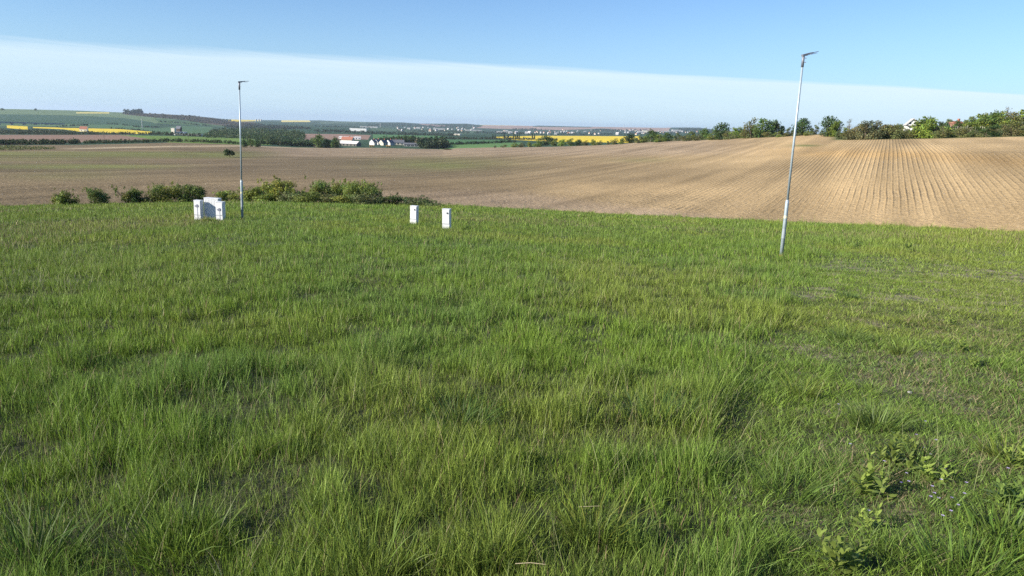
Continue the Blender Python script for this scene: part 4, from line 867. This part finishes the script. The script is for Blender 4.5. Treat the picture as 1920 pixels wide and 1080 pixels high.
# masts and chimneys far away
def mast(px, py, hpx, r, label, dmin=1000, name='mast', mat=None, w=1):
    G_ = hit(px, py, dmin); D = math.hypot(G_[0], G_[1]); H = hpx * D / F; e = empty(name, G_, 0, label=label, cat=name)
    MB().tube([(0, 0, -1), (0, 0, H)], [r, r * .6], 8).build('shaft', mat or M_conc, e); MB().box(-r * 2.2, r * 2.2, -r, r, H * .93, H * .95).build('crossarm', mat or M_conc, e); return e
mast(267, 240, 15, 1.1, 'tall pale mast standing on the left green hillside')
mast(713, 239, 8, 1.8, 'thin pale chimney above the far town', 3500); mast(886.5, 244, 9, 1.8, 'thin pale chimney beside the long white hall', 3500); mast(1170, 239.5, 5.5, 2.0, 'thin white mast on the far right skyline', 5000)
for i, (x_, y_, h_) in enumerate([(386.5, 267.5, 11), (353.5, 267, 11), (320, 267, 9), (488.5, 276, 9), (196, 269, 13), (595.5, 272, 18), (425, 259, 9)]):
    mast(x_, y_, h_, .16, ['dark utility pole left of the lone bush', 'thin utility pole in the hedgerow below the white building', 'utility pole at the left of the green strip', 'utility pole right of the left lamp post', 'utility pole rising from the far left hedgerow', 'tall utility pole beside the pale hut', 'thin pole before the valley wood'][i], 500, 'utility_pole', M_wood)
# viaduct at the far left
pa = hit(-30, 238, 1200, 2600); D_ = 2100.
def atD(px, py, D):
    a, e_ = pix_ang(px, py); return np.array([D * math.sin(a), D * math.cos(a), 1.65 + D * math.tan(float(e_))])
vd = empty('viaduct', atD(55, 236, D_), 0, label='long road viaduct on tall piers at the far left', cat='viaduct')
L0 = atD(-40, 226.5, D_) - np.array(vd.location); L1 = atD(118, 231.5, D_ + 150) - np.array(vd.location)
dv = Vector(L1 - L0).normalized(); sd_ = Vector((-dv.y, dv.x, 0)) * 6
def slab(a, b, th):
    a = Vector(a); b = Vector(b); V_ = [a - sd_, a + sd_, b + sd_, b - sd_]; V_ += [v + Vector((0, 0, -th)) for v in V_]; return V_, [(0, 3, 2, 1), (4, 5, 6, 7), (0, 1, 5, 4), (1, 2, 6, 5), (2, 3, 7, 6), (3, 0, 4, 7)]
md = MB(); md.add(*slab(L0, L1, 2.6)); M_deck = plain('dark_steel', (.13, .17, .20), .6); md.build('deck', M_deck, vd)
for x_ in (-6, 17, 40, 62, 84):
    t = (x_ + 40) / 158.; q = L0 + (L1 - L0) * t; gz = ground(math.atan2(q[0] + vd.location.x, q[1] + vd.location.y), math.hypot(q[0] + vd.location.x, q[1] + vd.location.y))[0] - vd.location.z
    for s_ in (-1,):
        MB().box(q[0] - 2.2, q[0] + 2.2, q[1] - 3, q[1] + 3, gz - 2, q[2] - 2.65).build('pier', M_conc, vd)
mb_ = MB(); a_ = Vector(L0 + (L1 - L0) * .86); mb_.add(*slab(a_ + Vector((0, 0, -1.0)), a_ + dv * -22 + Vector((0, 0, -15)), 2)); mb_.build('abutment', M_conc, vd)
# hillside stakes
M_post = plain('weathered_post', (.42, .38, .32), .9)
g = random.Random(5)
for i in range(26):
    x_ = 1762 + i * 3.6 + g.uniform(-1, 1); D_ = 300 + g.uniform(-6, 6); G_ = at_dist(x_, D_); G_[2] = max(G_[2], 1.65 + D_ * math.tan(float(pix_ang(x_, 245 - .02 * i)[1])) - .3)
    H = g.uniform(1.4, 2.0)
    o = MB().tube([(0, 0, -1.5), (g.uniform(-.05, .05), 0, H)], [.09, .07], 6).build('stake', M_post, loc=G_, label='pale vineyard stake in the row across the hillside', cat='stake', group='stakes across the hillside')

# ------------------------------------------------------------ street lamps
m, n, l, p = new_mat('galvanised_steel')
tx = n.new('ShaderNodeTexCoord'); nt = n.new('ShaderNodeTexNoise'); nt.inputs['Scale'].default_value = 14; nt.inputs['Detail'].default_value = 6; l.new(tx.outputs['Object'], nt.inputs[0])
mx = n.new('ShaderNodeMix'); mx.data_type = 'RGBA'; l.new(nt.outputs[0], mx.inputs[0]); mx.inputs[6].default_value = (.30, .37, .41, 1); mx.inputs[7].default_value = (.52, .60, .63, 1)
l.new(mx.outputs[2], p.inputs['Base Color']); p.inputs['Metallic'].default_value = .35; p.inputs['Roughness'].default_value = .5
M_galv = m; M_dkm = plain('lamp_grey', (.20, .21, .24), .5, .2); M_lens = plain('lamp_glass', (.5, .52, .55), .2); M_rust = plain('rusty_concrete', (.35, .17, .10), .95, 0, .3, 20)
def lamp(bx, by, tx_, ty_, label, arm_len, arm_rise, arm_az):
    G_ = hit(bx, by, 10, 60); d = pix_dir(tx_, ty_); T = CAM + d * (G_[1] / d[1]); v = Vector((T - G_).tolist())
    e = empty('street_lamp', G_, 0, label=label, cat='street lamp', group='street lamps on the meadow')
    L = v.length; u = v.normalized(); st = L * .29; print('lamp height', L, 'dist', np.hypot(G_[0], G_[1]))
    P_ = lambda s_: u * s_
    MB().tube([P_(-.4), P_(st - .05), P_(st)], [.056, .056, .05], 20).build('lower_pole', M_galv, e, True)
    MB().tube([P_(st + .001), P_(st + .03)], [.053, .040], 20).build('collar', plain('pale_collar', (.55, .62, .63), .4, .4), e, True)
    MB().tube([P_(st + .02), P_(L - .36)], [.036, .031], 18).build('upper_pole', M_galv, e, True)
    MB().tube([P_(.02), P_(.10)], [.075, .068], 16).build('base_collar', M_rust, e)
    MB().tube([P_(.62), P_(.92)], [.0585, .0582], 20, False).build('access_door', plain('door_zinc', (.30, .34, .36), .6, .2), e, True)
    MB().tube([P_(1.25), P_(1.33)], [.0580, .0580], 20, False).build('sticker', plain('sticker_paper', (.60, .58, .40), .7), e, True)
    hd = MB().tube([P_(L - .38), P_(L - .02)], [.040, .040], 14); hd = hd.build('bracket', M_dkm, e, True)
    for q in (.12, .24): MB().tube([P_(L - q) + Vector((.04, -.02, 0)), P_(L - q) + Vector((.085, -.04, 0))], .012, 8).build('bolt', M_dkm, hd)
    ax = Vector((math.sin(arm_az), math.cos(arm_az), arm_rise)).normalized(); sx = Vector((ax.y, -ax.x, 0)).normalized(); nx = sx.cross(ax)
    if nx.z < 0: nx = -nx
    b0 = P_(L - .03)
    def obox(a0, a1, w0, w1, z0, z1, o=b0):
        V_ = []
        for a, ww in ((a0, w0), (a1, w1)):
            for s_, z_ in ((-1, z0), (1, z0), (1, z1), (-1, z1)): V_.append(o + ax * a + sx * s_ * ww + nx * z_)
        return V_, [(0, 1, 2, 3), (7, 6, 5, 4), (0, 4, 5, 1), (1, 5, 6, 2), (2, 6, 7, 3), (3, 7, 4, 0)]
    hb_ = MB(); hb_.add(*obox(-.05, .12, .045, .05, -.04, .02)); hb_.build('arm', M_dkm, e)
    hb_ = MB(); hb_.add(*obox(.121, arm_len * .6, .045, .065, -.014, .022)); hb_.add(*obox(arm_len * .6 + .001, arm_len, .065, .05, -.005, .009)); o = hb_.build('lamp_head', M_dkm, e)
    hb_ = MB(); hb_.add(*obox(.2, arm_len - .06, .07, .07, -.037, -.027)); hb_.build('lens', M_lens, o)
    return e
lamp(454.5, 412, 448.5, 152, 'farther grey lamp post beside the large white cabinets', .42, .12, R(60))
lamp(1464.5, 483, 1507, 101, 'nearer leaning grey lamp post at the right of the meadow', .50, .25, R(72))

# ------------------------------------------------------------ cabinets
M_cab = plain('white_plastic', (.66, .665, .66), .5, 0, .10, 2.5); M_cabd = plain('seam_grey', (.30, .31, .33), .7); M_knob = plain('dark_knob', (.03, .035, .045), .5)
def cabinet(px, py, w, d, h, rz, label, cat='cabinet', parts=(), D=None, tilt=(0, 0), roofed=True, ridge=False, back=0.0):
    G_ = hit(px, py, 10, 80); G_ = gxyz(G_[0] - math.sin(rz) * back, G_[1] + math.cos(rz) * back)[0]
    if D: G_ = np.array([*(G_[:2] * D / math.hypot(*G_[:2])), 0]); G_[2] = gxyz(G_[0], G_[1])[0, 2]
    e = empty('utility_cabinet', G_, rz, label=label, cat=cat, group='white utility cabinets on the meadow'); e.rotation_euler = (tilt[0], tilt[1], rz)
    MB().box(-w / 2, w / 2, 0, d, -.12, h - .035, .006).build('body', M_cab, e)
    MB().box(-w / 2 - .012, w / 2 + .012, -.015, d + .012, h - .034, h, .008).build('lid', M_cab, e)
    if ridge:
        rb = MB()
        for k in range(9):
            x_ = -w / 2 + .02 + k * .078; rb.box(x_, x_ + .062, -.007, -.0005, .02, h - .05)
        rb.build('ribbed_door', M_cab, e)
    else:
        dr = MB().box(-w / 2 + .012, w / 2 - .012, -.009, -.0005, .24, h - .05, .003).build('door', M_cab, e)
        MB().box(-w / 2 + .005, w / 2 - .005, -.006, -.0008, .218, .238).build('seam', M_cabd, e)
        if 'knob' in parts: MB().tube([(w * .22, -.0092, h - .17), (w * .22, -.03, h - .17)], .034, 14).build('lock', M_knob, dr)
        if 'slot' in parts: MB().box(-w * .36, w * .12, -.013, -.0093, h - .245, h - .237).build('slot', M_cabd, dr)
    return e
H1 = .92
cabinet(370.5, 412, .34, .26, .93, R(-9), 'leftmost tall white cabinet beside its grey standpipe', tilt=(0, R(1.2)))
cabinet(387.5, 412, .74, .30, 1.02, R(-9), 'widest and tallest white cabinet with a ribbed front, behind the other two', D=None, ridge=True, back=.42, tilt=(0, R(1.0)))
cabinet(411.5, 413, .34, .26, .86, R(-9), 'white cabinet at the right of the cabinet trio beside the lamp post', tilt=(0, R(1.0)))
cabinet(774.5, 420, .32, .24, .84, R(-17), 'small white cabinet left of the pair, with a round dark lock', parts=('knob', 'slot'), tilt=(0, R(1)))
cabinet(836, 430, .32, .24, .86, R(-13), 'small white cabinet right of the pair, with a round dark lock and a seam', parts=('knob',), tilt=(0, R(-1.0)))
M_pipe = plain('pipe_grey', (.20, .21, .26), .55, .2)
for (x_, y_, h_, lb) in ((371.5, 413.5, .66, 'grey standpipe with a valve in front of the leftmost white cabinet'), (413, 414.5, .50, 'grey standpipe with a valve in front of the right cabinet of the trio')):
    G_ = hit(x_, y_, 10, 60); e = empty('standpipe', G_, R(-9), label=lb, cat='standpipe', group='standpipes before the white cabinets')
    MB().tube([(0, 0, -.1), (0, 0, h_ - .04)], .016, 10).build('pipe', M_pipe, e, True)
    v_ = MB().box(-.075, .055, -.03, .04, h_ - .04, h_ + .06, .01).build('valve', M_pipe, e)
    MB().tube([(-.12, 0, h_ + .02), (-.076, 0, h_ + .02)], .03, 10).build('outlet', M_pipe, v_); MB().box(-.05, .03, -.025, .03, h_ + .061, h_ + .09, .005).build('handle', M_pipe, v_)

# ------------------------------------------------------------ meadow plants
def tuft(px, py, n_, h, spread, label, col=(.13, .205, .03), w=.006, seed=1, lean0=.15, grp='coarse grass tufts on the meadow'):
    g = np.random.default_rng(seed); G_ = hit(px, py, 1.2, 60); th = g.random(n_) * 6.283; r_ = spread * np.sqrt(g.random(n_))
    P = np.stack([r_ * np.cos(th), r_ * np.sin(th), np.full(n_, -.02)], -1); hh = h * (.5 + .6 * g.random(n_))
    h = h * .72; hh = hh * .72; c = np.array(col) * .85 * (.6 + .8 * g.random((n_, 1))); c[:, 0] *= 1 + .25 * (g.random(n_) - .5)
    v, q, t, cc = blades(P, hh, w * (.6 + .8 * g.random(n_)), math.pi / 2 - th + g.normal(0, .35, n_), lean0 + .5 * r_ / spread * g.random(n_), .25 + .9 * g.random(n_), c, 4, 1.2)
    return obj('grass_tuft', mesh_np('grass_tuft', v, list(q) + [t], M_grass, cc), loc=G_, label=label, cat='grass tuft', group=grp)
TF = [(1500, 745, 110, .42, .10, 'tuft of long yellow green stems fanning out on the trodden strip', (.20, .25, .04), .006), (1640, 800, 420, .34, .18, 'dense dark green tuft beside the pale stone', (.15, .22, .045), .006),
      (1810, 1085, 200, .34, .20, 'big broad bladed tuft in the bottom right corner', (.12, .20, .03), .008), (1880, 1010, 110, .34, .14, 'broad bladed tuft at the right edge low down', (.13, .21, .035), .010), (1890, 865, 170, .30, .13, 'yellowish tuft at the right edge', (.19, .25, .04), .007),
      (1590, 640, 300, .34, .20, 'dark bushy tuft up the trodden strip', (.14, .21, .045), .007), (1690, 665, 120, .30, .10, 'small flattened tuft right of the dark bushy one', (.16, .21, .04), .007), (1590, 560, 180, .28, .16, 'upright tuft where the trodden strip narrows', (.10, .17, .04), .008),
      (930, 1060, 110, .52, .10, 'tall upright yellow green tuft at the bottom middle', (.17, .23, .03), .006), (1110, 1010, 120, .46, .12, 'yellow stemmed tuft right of the tall upright one', (.18, .22, .035), .006), (700, 1080, 140, .42, .16, 'loose tuft at the bottom left of the middle', (.14, .21, .03), .006),
      (1720, 870, 150, .26, .12, 'low spreading tuft above the leafy weeds', (.12, .19, .035), .007), (1480, 930, 130, .36, .14, 'tuft of thin stems left of the dark hollow', (.12, .19, .035), .006), (60, 1060, 200, .42, .2, 'tall green tuft in the bottom left corner', (.10, .17, .025), .006),
      (330, 1040, 220, .40, .2, 'tall bright tuft near the bottom left', (.13, .20, .025), .006), (1230, 790, 240, .42, .2, 'tall dark tuft left of the trodden strip', (.08, .15, .035), .006), (860, 800, 220, .36, .2, 'tall tuft in the middle of the meadow', (.09, .16, .03), .006)]
for i, (x_, y_, n_, h_, s_, lb, c_, w_) in enumerate(TF): tuft(x_, y_, n_, h_, s_, lb, c_, w_, 500 + i)
def weed(px, py, n_, L, label, seed, col=(.13, .20, .05), stems=5, name='leafy_weed', grp='leafy weeds on the trodden strip'):
    g = np.random.default_rng(seed); G_ = hit(px, py, 1.2, 60); Vv = []; Fv = []; Cv = []; nn = 0
    for s_ in range(stems):
        a0 = g.random() * 6.283; lean = g.uniform(.1, .7); H = L * g.uniform(1.2, 2.2); bx, by = g.normal(0, L * .5, 2)
        for k in range(n_ // stems):
            t = (k + .5) / (n_ // stems); c0 = np.array([bx + math.cos(a0) * lean * H * t, by + math.sin(a0) * lean * H * t, H * t * .9])
            a = k * 2.4 + g.normal() * .3; el = g.uniform(.1, .9) + .5 * t; l_ = L * (1.15 - .6 * t) * g.uniform(.8, 1.2); d = np.array([math.cos(a) * math.cos(el), math.sin(a) * math.cos(el), math.sin(el)]); sdv = np.array([-math.sin(a), math.cos(a), 0])
            w_ = l_ * .17; dr = np.array([0, 0, -.22 * l_])
            pts = [c0, c0 + d * l_ * .35 - sdv * w_, c0 + d * l_ * .35 + sdv * w_ , c0 + d * l_ * .7 - sdv * w_ * .8 + dr * .4, c0 + d * l_ * .7 + sdv * w_ * .8 + dr * .4, c0 + d * l_ + dr]
            Vv += pts; Fv += [(nn, nn + 2, nn + 1, nn + 1)] and []; Fv.append((nn + 1, nn + 2, nn + 4, nn + 3)); Cv += [np.array(col) * g.uniform(.7, 1.25)] * 6
            Tv.append((nn, nn + 2, nn + 1)) if False else None
            tri_.append((nn, nn + 2, nn + 1)); tri_.append((nn + 3, nn + 4, nn + 5)); nn += 6
    o = obj(name, mesh_np(name, np.array(Vv), [np.array(Fv), np.array(tri_)], M_leaf, np.array(Cv)), loc=G_, label=label, cat='weed', group=grp); tri_.clear(); return o
tri_ = []; Tv = []
for i, (x_, y_, n_, L_, lb, st) in enumerate([(1665, 880, 60, .075, 'pale green leafy weed in the middle of the trodden strip', 6), (1620, 930, 60, .075, 'leafy weed just below left of the pale one', 6), (1700, 850, 40, .06, 'small leafy weed behind the pale one', 5),
        (1885, 950, 56, .07, 'dark broad leafed weed near the right edge', 6), (1560, 1078, 50, .07, 'leafy weed at the very bottom of the trodden strip', 5), (1740, 905, 40, .06, 'leafy weed beside the purple flowers', 5), (1800, 660, 36, .07, 'low weed patch on the right up the strip', 6),
        (1830, 690, 36, .07, 'lower weed patch near the right edge', 6), (1775, 610, 24, .07, 'small broad leaf plant on the right slope', 4), (1640, 1000, 36, .05, 'small pale blue green weed near the bottom', 5), (1900, 880, 36, .06, 'weed cut by the right edge', 5)]):
    weed(x_, y_, int(n_ * 1.4), L_ * 1.3, lb, 700 + i, (.25, .32, .065) if i not in (3,) else (.19, .27, .06), st)
for i, (x_, y_, L_, lb) in enumerate([(1450, 464, .16, 'dock plant just left of the right lamp post'), (1605, 468, .20, 'spiky dark dock plant right of the lamp post'), (1700, 470, .20, 'wide dock plant farthest right on the upper slope'), (1502, 462, .14, 'pale low plant right of the lamp post foot'), (1525, 461, .14, 'second pale low plant right of the lamp post'), (1660, 500, .12, 'small low plant below the dock plants')]):
    weed(x_, y_, 26, L_, lb, 740 + i, (.10, .16, .04) if i in (1, 2) else (.15, .21, .07), 4, 'dock_plant', 'dock plants on the upper slope')
for i, (x_, y_) in enumerate([(450, 411), (400, 415)]): tuft(x_, y_, 90, .24, .22, ['small dark tuft at the foot of the left lamp post', 'rough tuft at the feet of the white cabinets'][i], (.07, .11, .03), .02, 760 + i)
tuft(358, 409, 130, .42, .30, 'straw coloured dry tuft left of the white cabinets', (.42, .33, .17), .014, 765); tuft(395, 413, 60, .26, .35, 'dry pale tuft before the ribbed cabinet', (.40, .32, .17), .014, 766)
for i, (x_, y_) in enumerate([(778, 419), (841, 431), (770, 423), (826, 432)]): tuft(x_, y_, 60, .22, .14, ['tuft over the foot of the left small cabinet', 'tuft over the foot of the right small cabinet', 'darker tuft left before the small cabinets', 'tuft between the two small cabinets'][i], (.06, .11, .03), .014, 770 + i)
M_pet = plain('lilac_petals', (.42, .34, .58), .6); M_fstem = plain('flower_stem', (.10, .16, .04), .7)
g = random.Random(9)
fl = [(1768, 967), (1785, 934), (1797, 947), (1783, 958), (1745, 932), (1760, 935), (1765, 900), (1748, 912), (1733, 840), (1731, 866), (1704, 903), (1690, 905), (1718, 815), (1594, 833), (1572, 758), (1735, 790), (1755, 825), (1745, 852), (1808, 926), (1812, 905), (1700, 888), (1658, 865), (1628, 958), (1890, 878), (1752, 925), (1771, 880)]
for i, (x_, y_) in enumerate(fl):
    hh = g.uniform(.05, .09); G_ = above(x_, y_, hh); G_ = gxyz(G_[0], G_[1])[0]; e = empty('flower', G_, g.random() * 6, label='small lilac flower on the trodden strip', cat='flower', group='lilac flowers on the trodden strip')
    MB().tube([(0, 0, 0), (.005, 0, hh)], .0015, 5).build('stem', M_fstem, e); pb = MB()
    for k in range(5):
        a = k * 1.2566; r_ = .010; pb.add([(0, 0, hh), (math.cos(a - .45) * r_ * .7, math.sin(a - .45) * r_ * .7, hh + .004), (math.cos(a) * r_, math.sin(a) * r_, hh + .002), (math.cos(a + .45) * r_ * .7, math.sin(a + .45) * r_ * .7, hh + .004)], [(0, 1, 2, 3)])
    pb.build('petal_ring', M_pet, e)
# dry stalk and stones
G_ = above(995, 1057, .13); MB().tube([(-.062, 0, -.002), (0, .004, .002), (.062, 0, -.001)], [.0016, .0016, .001], 6).build('dry_stalk', plain('straw', (.55, .44, .28)), loc=G_, label='pale dry stalk lying across the grass at the bottom middle', cat='stalk')
G_ = above(1105, 951, .15); MB().tube([(-.05, 0, 0), (.05, .01, .003)], [.0012, .0008], 6).build('dry_stalk', M_stalk, loc=G_, label='thin yellow stalk lying across the tuft right of the middle', cat='stalk')
def stone(px, py, s_, label, seed):
    g = np.random.default_rng(seed); import bmesh
    bm = bmesh.new(); bmesh.ops.create_icosphere(bm, subdivisions=2, radius=s_)
    for v in bm.verts: v.co *= 1 + g.normal() * .09; v.co.z *= .6
    me = bpy.data.meshes.new('stone'); bm.to_mesh(me); bm.free(); me.materials.append(plain('pale_stone', (.40, .38, .35), .9, 0, .2, 30)); G_ = hit(px, py, 1.2, 20)
    return obj('stone', me, loc=G_ + np.array([0, 0, s_ * .3]), label=label, cat='stone')
stone(1706, 737, .022, 'pale stone on the trodden strip above the flowers', 1)
stone(1350, 925, .010, 'small grey stone in the grass left of the strip', 2); stone(1380, 934, .009, 'smallest grey stone in the grass', 3)
